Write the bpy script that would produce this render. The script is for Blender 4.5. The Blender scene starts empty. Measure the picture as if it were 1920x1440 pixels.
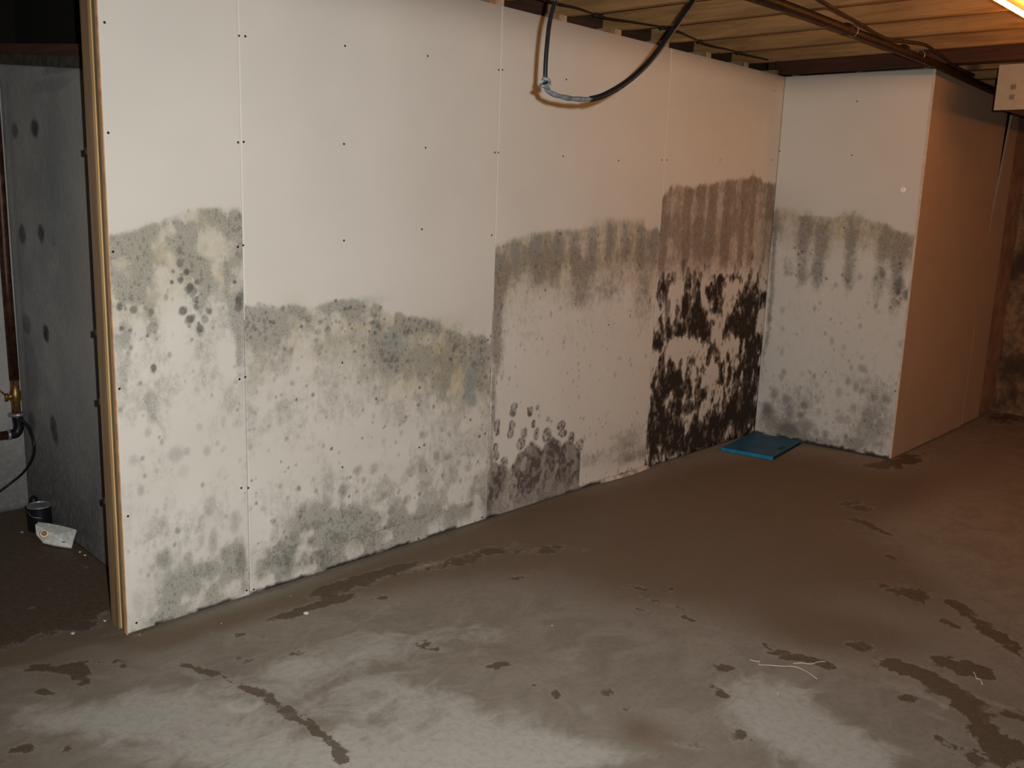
import bpy, bmesh, math, random
import numpy as np
from mathutils import Matrix, Vector

# ------------------------------------------------------------------ camera
CAM = np.array([-1.72886, -2.80131, 1.43559])
FPX = 1765.533
YAW, PIT, ROL = 0.737064, -0.195007, 0.034676
_d = np.array([math.cos(PIT)*math.cos(YAW), math.cos(PIT)*math.sin(YAW), math.sin(PIT)])
_r = np.array([math.sin(YAW), -math.cos(YAW), 0.0])
_u = np.cross(_r, _d)
R2 = math.cos(ROL)*_r + math.sin(ROL)*_u
U2 = -math.sin(ROL)*_r + math.cos(ROL)*_u
C = bpy.context.scene.collection
SC = bpy.context.scene

cd = bpy.data.cameras.new('camera')
cd.sensor_width = 36.0
cd.lens = FPX*36.0/1920.0
cd.clip_start = 0.05
cam = bpy.data.objects.new('camera', cd)
C.objects.link(cam)
cam.matrix_world = Matrix(((R2[0], U2[0], -_d[0], CAM[0]), (R2[1], U2[1], -_d[1], CAM[1]),
                           (R2[2], U2[2], -_d[2], CAM[2]), (0, 0, 0, 1)))
SC.camera = cam

# ------------------------------------------------------------------ view, world, lights
SC.view_settings.view_transform = 'Standard'
SC.view_settings.look = 'None'
SC.view_settings.gamma = 1.0
SC.view_settings.use_curve_mapping = False
SC.view_settings.exposure = 0.0

w = bpy.data.worlds.new('world')
SC.world = w
w.use_nodes = True
w.node_tree.nodes['Background'].inputs[0].default_value = (0.02, 0.016, 0.012, 1)
w.node_tree.nodes['Background'].inputs[1].default_value = 0.3

# the camera's flash, just right of and above the lens
fl = bpy.data.lights.new('flash', 'SPOT')
fl.energy = 345.0
fl.color = (1.0, 0.985, 0.96)
fl.shadow_soft_size = 0.010
fl.spot_size = math.radians(104)
fl.spot_blend = 1.0
flo = bpy.data.objects.new('flash', fl)
C.objects.link(flo)
_fp = CAM + 0.07*R2 + 0.053*U2
_fa = Matrix(((R2[0], U2[0], -_d[0]), (R2[1], U2[1], -_d[1]), (R2[2], U2[2], -_d[2]))).to_4x4()
flo.matrix_world = Matrix.Translation(Vector(_fp)) @ _fa @ Matrix.Rotation(math.radians(2.5), 4, 'Y')

# unseen warm lamp added past the right edge to light the side wall
bl = bpy.data.lights.new('unseen_warm_lamp', 'POINT')
bl.energy = 25.0
bl.color = (1.0, 0.38, 0.11)
bl.shadow_soft_size = 0.10
blo = bpy.data.objects.new('unseen_warm_lamp', bl)
C.objects.link(blo)
blo.location = (4.3, -3.3, 1.95)

# ------------------------------------------------------------------ measured geometry of the room (metres)
H = 2.2018            # top of the drywall
P = 1.2192            # one sheet
X0, X1, X2, X3 = -0.4507, P, 2.467, 3.694
ANG, RL = 0.05983, 0.861
OX, OY = X3 + RL*math.sin(ANG), -RL*math.cos(ANG)     # outer corner of the return wall
ZJ = 2.232            # underside of the joists
FARX = 5.77

def ray(px, py):
    return _d + (px-960)/FPX*R2 - (py-720)/FPX*U2
def on_floor(px, py, z=0.0):
    v = ray(px, py); return CAM + v*(z-CAM[2])/v[2]
def on_y(px, py, y=0.0):
    v = ray(px, py); return CAM + v*(y-CAM[1])/v[1]
def on_x(px, py, x):
    v = ray(px, py); return CAM + v*(x-CAM[0])/v[0]

# ------------------------------------------------------------------ numpy noise
_rng = np.random.RandomState(11)
_T = _rng.rand(256, 256)
def vnoise(x, y, s=0):
    x = x + s*17.31; y = y + s*9.77
    xi = np.floor(x).astype(int); yi = np.floor(y).astype(int)
    fx = x-xi; fy = y-yi
    fx = fx*fx*(3-2*fx); fy = fy*fy*(3-2*fy)
    a = _T[xi & 255, yi & 255]; b = _T[(xi+1) & 255, yi & 255]
    c = _T[xi & 255, (yi+1) & 255]; d = _T[(xi+1) & 255, (yi+1) & 255]
    return (a*(1-fx)+b*fx)*(1-fy) + (c*(1-fx)+d*fx)*fy
def fbm(x, y, s=0, o=4):
    t = 0; a = 0.5; n = 0
    for k in range(o):
        t = t + a*vnoise(x*2**k, y*2**k, s+k*3); n += a; a *= 0.5
    return t/n
def sstep(a, b, x):
    t = np.clip((x-a)/(b-a), 0, 1); return t*t*(3-2*t)

# ------------------------------------------------------------------ node helpers
def new_mat(name):
    m = bpy.data.materials.new(name); m.use_nodes = True
    nt = m.node_tree
    b = nt.nodes['Principled BSDF']
    b.inputs['Specular IOR Level'].default_value = 0.3
    return m, nt, b
def node(nt, t, **kw):
    n = nt.nodes.new(t)
    for k, v in kw.items():
        if isinstance(k, str) and k.startswith('in_'):
            n.inputs[k[3:].replace('_', ' ')].default_value = v
        else:
            setattr(n, k, v)
    return n
def L(nt, a, b): nt.links.new(a, b)
def mixc(nt, fac, a, b, blend='MIX'):
    n = nt.nodes.new('ShaderNodeMix'); n.data_type = 'RGBA'; n.blend_type = blend
    for sock, v in ((n.inputs[0], fac), (n.inputs[6], a), (n.inputs[7], b)):
        if isinstance(v, bpy.types.NodeSocket): L(nt, v, sock)
        elif isinstance(v, (int, float)): sock.default_value = v
        else: sock.default_value = (*v, 1)
    return n.outputs[2]
def math_(nt, op, a, b=None, c=None, clamp=False):
    n = nt.nodes.new('ShaderNodeMath'); n.operation = op; n.use_clamp = clamp
    for i, v in enumerate((a, b, c)):
        if v is None: continue
        if isinstance(v, bpy.types.NodeSocket): L(nt, v, n.inputs[i])
        else: n.inputs[i].default_value = v
    return n.outputs[0]
def ramp(nt, f, lo, hi, a=0.0, b=1.0):
    n = nt.nodes.new('ShaderNodeMapRange'); n.interpolation_type = 'SMOOTHSTEP'
    L(nt, f, n.inputs[0])
    n.inputs[1].default_value = lo; n.inputs[2].default_value = hi
    n.inputs[3].default_value = a; n.inputs[4].default_value = b
    return n.outputs[0]
def noise(nt, scale, detail=3, rough=0.55, stretch=(1, 1, 1), off=(0, 0, 0), dist=0.0):
    tc = nt.nodes.new('ShaderNodeTexCoord'); mp = nt.nodes.new('ShaderNodeMapping')
    mp.inputs['Scale'].default_value = stretch; mp.inputs['Location'].default_value = off
    L(nt, tc.outputs['Object'], mp.inputs['Vector'])
    n = nt.nodes.new('ShaderNodeTexNoise')
    n.inputs['Scale'].default_value = scale; n.inputs['Detail'].default_value = detail
    n.inputs['Roughness'].default_value = rough; n.inputs['Distortion'].default_value = dist
    L(nt, mp.outputs[0], n.inputs['Vector'])
    return n.outputs[0]
def voro(nt, scale, stretch=(1, 1, 1)):
    tc = nt.nodes.new('ShaderNodeTexCoord'); mp = nt.nodes.new('ShaderNodeMapping')
    mp.inputs['Scale'].default_value = stretch
    L(nt, tc.outputs['Object'], mp.inputs['Vector'])
    n = nt.nodes.new('ShaderNodeTexVoronoi'); n.inputs['Scale'].default_value = scale
    L(nt, mp.outputs[0], n.inputs['Vector'])
    s = nt.nodes.new('ShaderNodeSeparateColor'); L(nt, n.outputs['Color'], s.inputs[0])
    return n.outputs['Distance'], s.outputs[0]
def attr(nt, name):
    a = nt.nodes.new('ShaderNodeAttribute'); a.attribute_name = name
    s = nt.nodes.new('ShaderNodeSeparateColor'); L(nt, a.outputs['Color'], s.inputs[0])
    return s.outputs[0], s.outputs[1], s.outputs[2], a.outputs['Alpha']
def bump(nt, b, h, strength=0.3, dist=0.003):
    n = nt.nodes.new('ShaderNodeBump'); n.inputs['Strength'].default_value = strength
    n.inputs['Distance'].default_value = dist
    L(nt, h, n.inputs['Height']); L(nt, n.outputs[0], b.inputs['Normal'])

def plain(name, col, rough=0.6, metal=0.0, var=0.15, scale=30, bmp=0.15, stretch=(1, 1, 1)):
    m, nt, b = new_mat(name)
    n = noise(nt, scale, 4, 0.6, stretch)
    f = ramp(nt, n, 0.3, 0.7)
    c = mixc(nt, f, tuple(x*(1-var) for x in col), tuple(min(1, x*(1+var)) for x in col))
    L(nt, c, b.inputs['Base Color'])
    b.inputs['Roughness'].default_value = rough; b.inputs['Metallic'].default_value = metal
    if bmp: bump(nt, b, n, bmp, 0.002)
    return m

def wood(name, a, c, axis='Y', rough=0.75, scale=1.0, knots=True):
    m, nt, b = new_mat(name)
    st = {'X': (0.6, 9, 9), 'Y': (9, 0.6, 9), 'Z': (9, 9, 0.5)}[axis]
    n1 = noise(nt, 4.0*scale, 5, 0.6, st, dist=0.6)
    n2 = noise(nt, 1.6, 3, 0.5, (1, 1, 1), (3, 1, 7))
    n3 = noise(nt, 22*scale, 3, 0.6, st, (5, 5, 5))
    col = mixc(nt, ramp(nt, n1, 0.32, 0.68), a, c)
    col = mixc(nt, ramp(nt, n2, 0.35, 0.7, 0, 0.45), col, tuple(x*0.62 for x in a))
    col = mixc(nt, ramp(nt, n3, 0.45, 0.75, 0, 0.3), col, tuple(x*0.5 for x in a))
    if knots:
        kd, kr = voro(nt, 2.6, {'X': (.6, 1.3, 1.3), 'Y': (1.3, .6, 1.3), 'Z': (1.3, 1.3, .6)}[axis])
        kf = math_(nt, 'MULTIPLY', ramp(nt, kd, 0.03, 0.09, 1, 0), math_(nt, 'GREATER_THAN', kr, 0.6))
        col = mixc(nt, math_(nt, 'MULTIPLY', kf, 0.8), col, tuple(x*0.22 for x in a))
    L(nt, col, b.inputs['Base Color'])
    b.inputs['Roughness'].default_value = rough
    bump(nt, b, n3, 0.25, 0.002)
    return m

def emis(name, col, s):
    m = bpy.data.materials.new(name); m.use_nodes = True
    nt = m.node_tree; b = nt.nodes['Principled BSDF']
    b.inputs['Base Color'].default_value = (0.8, 0.8, 0.75, 1)
    b.inputs['Emission Color'].default_value = (*col, 1); b.inputs['Emission Strength'].default_value = s
    return m

# ---- drywall with mould, driven by the stain attributes of each sheet
def drywall_mat(name, base=(0.69, 0.67, 0.605), spotc=(0.10, 0.105, 0.095), hazec=(0.29, 0.285, 0.24),
                tanc=(0.50, 0.42, 0.25), blackc=(0.018, 0.013, 0.010), brownc=(0.085, 0.062, 0.045)):
    m, nt, b = new_mat(name)
    haze, tan, black, spot = attr(nt, 'stain')
    blue, pale, brown, line = attr(nt, 'stain_more')
    big = noise(nt, 2.2, 3, 0.5)
    col = mixc(nt, ramp(nt, big, 0.3, 0.7), tuple(x*0.965 for x in base), tuple(x*1.02 for x in base))
    col = mixc(nt, math_(nt, 'MULTIPLY', pale, 0.8, clamp=True), col, (0.80, 0.78, 0.72))
    n_t = noise(nt, 28, 4, 0.6, (1.3, 1.3, 0.9), (4, 2, 1))
    tf = math_(nt, 'MULTIPLY', tan, ramp(nt, n_t, 0.3, 0.65, 0.35, 1.0), clamp=True)
    col = mixc(nt, tf, col, tanc)
    # grey growth: cloudy at low density, speckled
    n1 = noise(nt, 34, 6, 0.75, (1.2, 1.2, 0.8), (1, 7, 3))
    n2 = noise(nt, 210, 2, 0.6, (1, 1, 0.8), (9, 7, 3))
    v1, vr = voro(nt, 85, (1, 1, 0.75))
    thr = math_(nt, 'SUBTRACT', math_(nt, 'ADD', haze, n1), 0.62)
    h1 = math_(nt, 'MULTIPLY', ramp(nt, thr, -0.10, 0.42), ramp(nt, haze, 0.0, 0.18))
    h2 = math_(nt, 'MULTIPLY', h1, ramp(nt, n2, 0.32, 0.62, 0.60, 1.0))
    col = mixc(nt, math_(nt, 'MULTIPLY', h2, 0.85, clamp=True), col, hazec)
    # small colonies
    rad = math_(nt, 'MULTIPLY', haze, 0.62)
    rad = math_(nt, 'MULTIPLY', rad, vr)
    sp = ramp(nt, math_(nt, 'SUBTRACT', rad, v1), -0.16, 0.10)
    sp = math_(nt, 'MULTIPLY', sp, ramp(nt, haze, 0.02, 0.25))
    col = mixc(nt, math_(nt, 'MULTIPLY', sp, 0.38, clamp=True), col, tuple(x*1.1 for x in spotc))
    col = mixc(nt, math_(nt, 'MULTIPLY', blue, ramp(nt, n1, 0.3, 0.6, 0.4, 0.9), clamp=True), col, (0.25, 0.30, 0.30))
    sf = math_(nt, 'MULTIPLY', spot, ramp(nt, n2, 0.25, 0.6, 0.7, 1.0), clamp=True)
    col = mixc(nt, sf, col, spotc)
    bn = noise(nt, 60, 4, 0.7, (1, 1, 0.7), (2, 2, 2))
    brf = math_(nt, 'MULTIPLY', brown, ramp(nt, bn, 0.3, 0.6, 0.75, 1.0), clamp=True)
    col = mixc(nt, brf, col, brownc)
    col = mixc(nt, math_(nt, 'MULTIPLY', black, 1.0, clamp=True), col, blackc)
    col = mixc(nt, math_(nt, 'MULTIPLY', line, 0.75, clamp=True), col, (0.09, 0.085, 0.08))
    L(nt, col, b.inputs['Base Color'])
    b.inputs['Roughness'].default_value = 0.92
    b.inputs['Specular IOR Level'].default_value = 0.15
    bump(nt, b, n2, 0.10, 0.001)
    return m
M_dry = drywall_mat('drywall_paper')
M_dry_d = drywall_mat('drywall_paper_black_growth', spotc=(0.05, 0.038, 0.03), hazec=(0.20, 0.165, 0.13), tanc=(0.36, 0.25, 0.155))
M_dry_c = drywall_mat('drywall_paper_grey_growth', spotc=(0.115, 0.095, 0.085), hazec=(0.21, 0.18, 0.145))
M_dry_side = drywall_mat('drywall_paper_side', base=(0.60, 0.52, 0.43))

M_gyp = plain('gypsum_core', (0.55, 0.53, 0.48), 0.9)
M_edge = plain('paper_edge', (0.76, 0.73, 0.66), 0.9, var=0.05)
M_void = plain('black_void', (0.006, 0.005, 0.004), 1.0)
M_joist = wood('joist_wood', (0.23, 0.118, 0.042), (0.36, 0.20, 0.075), 'Y')
M_beam = wood('shaded_beam_wood', (0.055, 0.020, 0.010), (0.095, 0.035, 0.016), 'Y')
M_dark = wood('dark_brown_wood', (0.045, 0.024, 0.014), (0.075, 0.038, 0.02), 'X')
M_sub = wood('subfloor_board', (0.30, 0.17, 0.07), (0.42, 0.25, 0.11), 'X')
M_stud = wood('stud_wood_vertical', (0.27, 0.165, 0.09), (0.36, 0.24, 0.14), 'Z', knots=False)
M_stud_y = wood('strip_yellow', (0.62, 0.38, 0.15), (0.76, 0.50, 0.22), 'Z', knots=False)
M_stud_g = wood('strip_grey', (0.19, 0.165, 0.10), (0.27, 0.22, 0.13), 'Z', knots=False)
M_stud_o = wood('strip_orange', (0.46, 0.235, 0.10), (0.62, 0.36, 0.18), 'Z', knots=False)
M_sill = wood('sill_brown', (0.085, 0.034, 0.018), (0.13, 0.05, 0.025), 'Y')
M_pipe = plain('brown_iron_pipe', (0.026, 0.012, 0.007), 0.55, 0.3, 0.4, 30)
M_cable = plain('black_cable_sheath', (0.010, 0.011, 0.013), 0.28, 0.0, 0.2, 60)
M_tape = plain('grey_tape', (0.16, 0.18, 0.20), 0.4, 0.2, 0.4, 80)
M_wire = plain('brown_wire', (0.020, 0.010, 0.006), 0.6)
M_copper = plain('tarnished_copper', (0.055, 0.022, 0.014), 0.45, 0.4, 0.5, 30)
M_brass = plain('old_brass', (0.22, 0.12, 0.04), 0.4, 0.7, 0.4, 60)
M_steel = plain('dull_steel', (0.30, 0.30, 0.29), 0.4, 0.6, 0.3, 60)
M_blackp = plain('black_plastic', (0.008, 0.008, 0.012), 0.4)
M_white = plain('white_plastic', (0.72, 0.72, 0.70), 0.5, var=0.1, scale=60)
M_whitel = plain('white_paper', (0.84, 0.84, 0.80), 0.7, var=0.15, scale=40)
M_ink = plain('blue_grey_ink', (0.10, 0.11, 0.17), 0.7)
M_blue = plain('blue_cover', (0.020, 0.105, 0.20), 0.5, var=0.25, scale=14)
M_blue2 = plain('bright_blue_spine', (0.02, 0.24, 0.46), 0.35, var=0.15, scale=20)
M_navy = plain('dark_teal_edge', (0.012, 0.035, 0.05), 0.6)
M_screw = plain('dark_screw', (0.03, 0.03, 0.03), 0.5, 0.3)
M_thread = plain('pale_thread', (0.62, 0.56, 0.45), 0.8)
M_tube = emis('warm_tube_glow', (1.0, 0.40, 0.085), 62.0)
M_house = plain('lamp_housing', (0.16, 0.09, 0.05), 0.5)

# ---- concrete
def concrete_wall():
    m, nt, b = new_mat('painted_concrete_wall')
    dark, light, r3, _ = attr(nt, 'stain')
    n = noise(nt, 3.0, 5, 0.6); n2 = noise(nt, 40, 4, 0.6); n3 = noise(nt, 1.2, 3, 0.5, (1, 1, 0.7), (4, 4, 4))
    col = mixc(nt, ramp(nt, n, 0.3, 0.7), (0.25, 0.27, 0.275), (0.40, 0.41, 0.40))
    col = mixc(nt, ramp(nt, n3, 0.4, 0.65, 0, 0.5), col, (0.40, 0.37, 0.33))
    col = mixc(nt, ramp(nt, n2, 0.35, 0.7, 0, 0.25), col, (0.17, 0.175, 0.18))
    col = mixc(nt, math_(nt, 'MULTIPLY', light, 1.0, clamp=True), col, (0.42, 0.38, 0.34))
    df = math_(nt, 'MULTIPLY', dark, ramp(nt, n2, 0.25, 0.6, 0.7, 1), clamp=True)
    col = mixc(nt, df, col, (0.045, 0.045, 0.05))
    L(nt, col, b.inputs['Base Color']); b.inputs['Roughness'].default_value = 0.85
    bump(nt, b, n2, 0.35, 0.004)
    return m
M_conc = concrete_wall()
def moldy_wall():
    m, nt, b = new_mat('stained_block_wall')
    n = noise(nt, 5.0, 5, 0.65, (1, 1, .7)); n2 = noise(nt, 22, 4, 0.6)
    col = mixc(nt, ramp(nt, n, 0.38, 0.62), (0.34, 0.20, 0.10), (0.09, 0.055, 0.035))
    col = mixc(nt, ramp(nt, n2, 0.4, 0.65, 0, 0.5), col, (0.06, 0.04, 0.03))
    L(nt, col, b.inputs['Base Color']); b.inputs['Roughness'].default_value = 0.9
    bump(nt, b, n2, 0.4, 0.005)
    return m
M_far = moldy_wall()
def floor_mat():
    m, nt, b = new_mat('damp_concrete_floor')
    dry, wet, moist, pale = attr(nt, 'stain')
    n0 = noise(nt, 1.3, 4, 0.6); n1 = noise(nt, 6, 6, 0.65, (1, 1.3, 1), (3, 1, 1), 0.8); n2 = noise(nt, 45, 4, 0.65); n3 = noise(nt, 160, 2, 0.6)
    col = mixc(nt, ramp(nt, n1, 0.3, 0.7), (0.215, 0.185, 0.148), (0.28, 0.25, 0.205))
    fd = math_(nt, 'ADD', dry, math_(nt, 'MULTIPLY', math_(nt, 'SUBTRACT', n1, 0.5), 1.3))
    col = mixc(nt, ramp(nt, fd, 0.30, 0.85), col, (0.40, 0.388, 0.345))
    fm = math_(nt, 'ADD', moist, math_(nt, 'MULTIPLY', math_(nt, 'SUBTRACT', n1, 0.5), 0.9))
    col = mixc(nt, ramp(nt, fm, 0.2, 0.9, 0, 0.85), col, (0.150, 0.108, 0.070))
    n5 = noise(nt, 11, 6, 0.65, (1, 1, 1), (7, 3, 1), 0.5)
    n6 = noise(nt, 32, 4, 0.65, (1, 1, 1), (2, 9, 1), 0.4)
    fw = math_(nt, 'ADD', wet, math_(nt, 'MULTIPLY', math_(nt, 'SUBTRACT', n5, 0.5), 2.6))
    fw = math_(nt, 'ADD', fw, math_(nt, 'MULTIPLY', math_(nt, 'SUBTRACT', n6, 0.5), 0.9))
    gate = ramp(nt, wet, 0.05, 0.30)
    wf = math_(nt, 'MULTIPLY', ramp(nt, fw, 0.38, 0.54), gate)
    fringe = math_(nt, 'MULTIPLY', math_(nt, 'MULTIPLY', ramp(nt, fw, 0.0, 0.36), ramp(nt, n2, 0.4, 0.6)), gate)
    col = mixc(nt, math_(nt, 'MULTIPLY', fringe, 0.30), col, (0.40, 0.385, 0.34))
    col = mixc(nt, math_(nt, 'MULTIPLY', wf, 0.85), col, (0.088, 0.060, 0.036))
    fp = math_(nt, 'MULTIPLY', pale, ramp(nt, n2, 0.35, 0.6, 0.3, 1), clamp=True)
    col = mixc(nt, fp, col, (0.56, 0.54, 0.49))
    col = mixc(nt, ramp(nt, n2, 0.4, 0.7, 0, 0.22), col, (0.13, 0.11, 0.09))
    col = mixc(nt, ramp(nt, n3, 0.60, 0.75, 0, 0.25), col, (0.5, 0.47, 0.42))
    L(nt, col, b.inputs['Base Color'])
    rr = math_(nt, 'MULTIPLY_ADD', wf, -0.22, 0.85)
    L(nt, rr, b.inputs['Roughness'])
    b.inputs['Specular IOR Level'].default_value = 0.2
    bump(nt, b, n2, 0.25, 0.003)
    return m
M_floor = floor_mat()

# ------------------------------------------------------------------ mesh helpers
def link(name, me, mats, parent=None):
    for mm in (mats if isinstance(mats, (list, tuple)) else [mats]): me.materials.append(mm)
    o = bpy.data.objects.new(name, me); C.objects.link(o)
    if parent: o.parent = parent
    return o
def props(o, label=None, cat=None, group=None, kind=None):
    for k, v in (('label', label), ('category', cat), ('group', group), ('kind', kind)):
        if v: o[k] = v
    return o
def empty(name, loc):
    o = bpy.data.objects.new(name, None); o.location = loc; o.empty_display_size = 0.05
    C.objects.link(o); return o
def off(parent):
    return Vector(parent.location) if parent and parent.parent is None else Vector((0, 0, 0))
def bm_obj(name, bm, mat, parent=None, smooth=False, world=True):
    if parent and world:
        bmesh.ops.translate(bm, verts=bm.verts, vec=-off(parent))
    bmesh.ops.recalc_face_normals(bm, faces=bm.faces)
    me = bpy.data.meshes.new(name); bm.to_mesh(me); bm.free()
    if smooth:
        for p in me.polygons: p.use_smooth = True
    return link(name, me, mat, parent)
def add_box(bm, lo, hi, bev=0.0):
    g = bmesh.ops.create_cube(bm, size=1.0)
    vs = g['verts']
    for v in vs:
        v.co = Vector([lo[i] + (v.co[i]+0.5)*(hi[i]-lo[i]) for i in range(3)])
    if bev:
        es = list({e for v in vs for e in v.link_edges})
        bmesh.ops.bevel(bm, geom=es, offset=bev, segments=1, affect='EDGES')
def box(name, lo, hi, mat, parent=None, bev=0.0):
    bm = bmesh.new(); add_box(bm, lo, hi, bev); return bm_obj(name, bm, mat, parent)
def prism(name, pts, vec, mat, parent=None):
    bm = bmesh.new(); vec = Vector(vec)
    a = [bm.verts.new(p) for p in pts]; b = [bm.verts.new(Vector(p)+vec) for p in pts]
    bm.faces.new(a); bm.faces.new(b[::-1]); n = len(pts)
    for i in range(n): bm.faces.new((a[i], b[i], b[(i+1) % n], a[(i+1) % n]))
    return bm_obj(name, bm, mat, parent)
def smooth_path(pts, k=8):
    P_ = [Vector(p) for p in pts]; P_ = [2*P_[0]-P_[1]] + P_ + [2*P_[-1]-P_[-2]]
    out = []
    for i in range(1, len(P_)-2):
        for j in range(k):
            t = j/k; a, b, c, d = P_[i-1:i+3]
            out.append(0.5*((2*b)+(c-a)*t+(2*a-5*b+4*c-d)*t*t+(3*b-a-3*c+d)*t**3))
    out.append(P_[-2]); return out
def add_tube(bm, path, r, seg=10, cap=True):
    path = [Vector(p) for p in path]; rings = []
    n = len(path); up = Vector((0.123, 0.2, 1)).normalized(); prev = None
    for i, p in enumerate(path):
        t = (path[min(i+1, n-1)]-path[max(i-1, 0)]).normalized()
        if prev is None:
            a = t.cross(up); a = a.normalized() if a.length > 1e-4 else t.orthogonal().normalized()
        else:
            a = (prev - t*prev.dot(t)).normalized()
        prev = a; b = t.cross(a)
        rr = r[i] if isinstance(r, (list, tuple)) else r
        rings.append([bm.verts.new(p + rr*(math.cos(q)*a+math.sin(q)*b)) for q in [2*math.pi*j/seg for j in range(seg)]])
    for i in range(n-1):
        for j in range(seg):
            bm.faces.new((rings[i][j], rings[i][(j+1) % seg], rings[i+1][(j+1) % seg], rings[i+1][j]))
    if cap:
        bm.faces.new(rings[0]); bm.faces.new(rings[-1])
def tube(name, path, r, mat, parent=None, seg=10):
    bm = bmesh.new(); add_tube(bm, path, r, seg); return bm_obj(name, bm, mat, parent, smooth=True)
def lathe(name, prof, loc, mat, parent=None, seg=28, rot=None):
    bm = bmesh.new(); rings = []
    for r, z in prof:
        rings.append([bm.verts.new((r*math.cos(2*math.pi*j/seg), r*math.sin(2*math.pi*j/seg), z)) for j in range(seg)])
    for i in range(len(rings)-1):
        for j in range(seg):
            bm.faces.new((rings[i][j], rings[i][(j+1) % seg], rings[i+1][(j+1) % seg], rings[i+1][j]))
    bm.faces.new(rings[0]); bm.faces.new(rings[-1])
    if rot is not None: bmesh.ops.transform(bm, matrix=rot, verts=bm.verts)
    bmesh.ops.translate(bm, verts=bm.verts, vec=Vector(loc))
    return bm_obj(name, bm, mat, parent)

def grid_mesh(name, us, vs, fn, attrs, mat, parent=None, back=None):
    """surface grid; fn(U,V)->(n,3); attrs = {name: (n,4)}; back = thickness vector closing the sheet into a slab"""
    U, V = np.meshgrid(us, vs)            # rows: v
    co = fn(U.ravel(), V.ravel())
    nu, nv = len(us), len(vs)
    i = np.arange(nu-1)[None, :] + nu*np.arange(nv-1)[:, None]
    i = i.ravel()
    faces = np.stack([i, i+1, i+1+nu, i+nu], 1)
    if back is not None:
        n0 = len(co); bv = np.asarray(back)
        bot = np.arange(nu); top = np.arange(nu)+nu*(nv-1); lef = np.arange(nv)*nu; rig = lef+nu-1
        cs = np.array([bot[0], bot[-1], top[-1], top[0]])
        # simple slab: duplicate the four corners behind, and side strips by fans of quads on copied rims
        rims = []
        co_add = []; fa = []
        for rim in (bot, rig, top[::-1], lef[::-1]):
            base = n0 + sum(len(x) for x in co_add)
            co_add.append(co[rim]+bv)
            k = np.arange(len(rim)-1)
            fa.append(np.stack([rim[k+1], rim[k], base+k, base+k+1], 1))
        base = n0 + sum(len(x) for x in co_add)
        co_add.append(co[cs]+bv)
        fa.append(np.array([[base+3, base+2, base+1, base]]))
        co = np.concatenate([co]+co_add); faces = np.concatenate([faces]+fa)
    me = bpy.data.meshes.new(name)
    me.vertices.add(len(co)); me.vertices.foreach_set('co', co.astype(np.float32).ravel())
    me.loops.add(faces.size); me.loops.foreach_set('vertex_index', faces.ravel().astype(np.int32))
    me.polygons.add(len(faces)); me.polygons.foreach_set('loop_start', (np.arange(len(faces))*4).astype(np.int32))
    me.update(calc_edges=True)
    for an, arr in attrs.items():
        at = me.attributes.new(an, 'FLOAT_COLOR', 'POINT')
        full = np.zeros((len(co), 4), np.float32); full[:len(arr)] = arr
        at.data.foreach_set('color', full.ravel())
    me.validate()
    return link(name, me, mat, parent)

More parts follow.
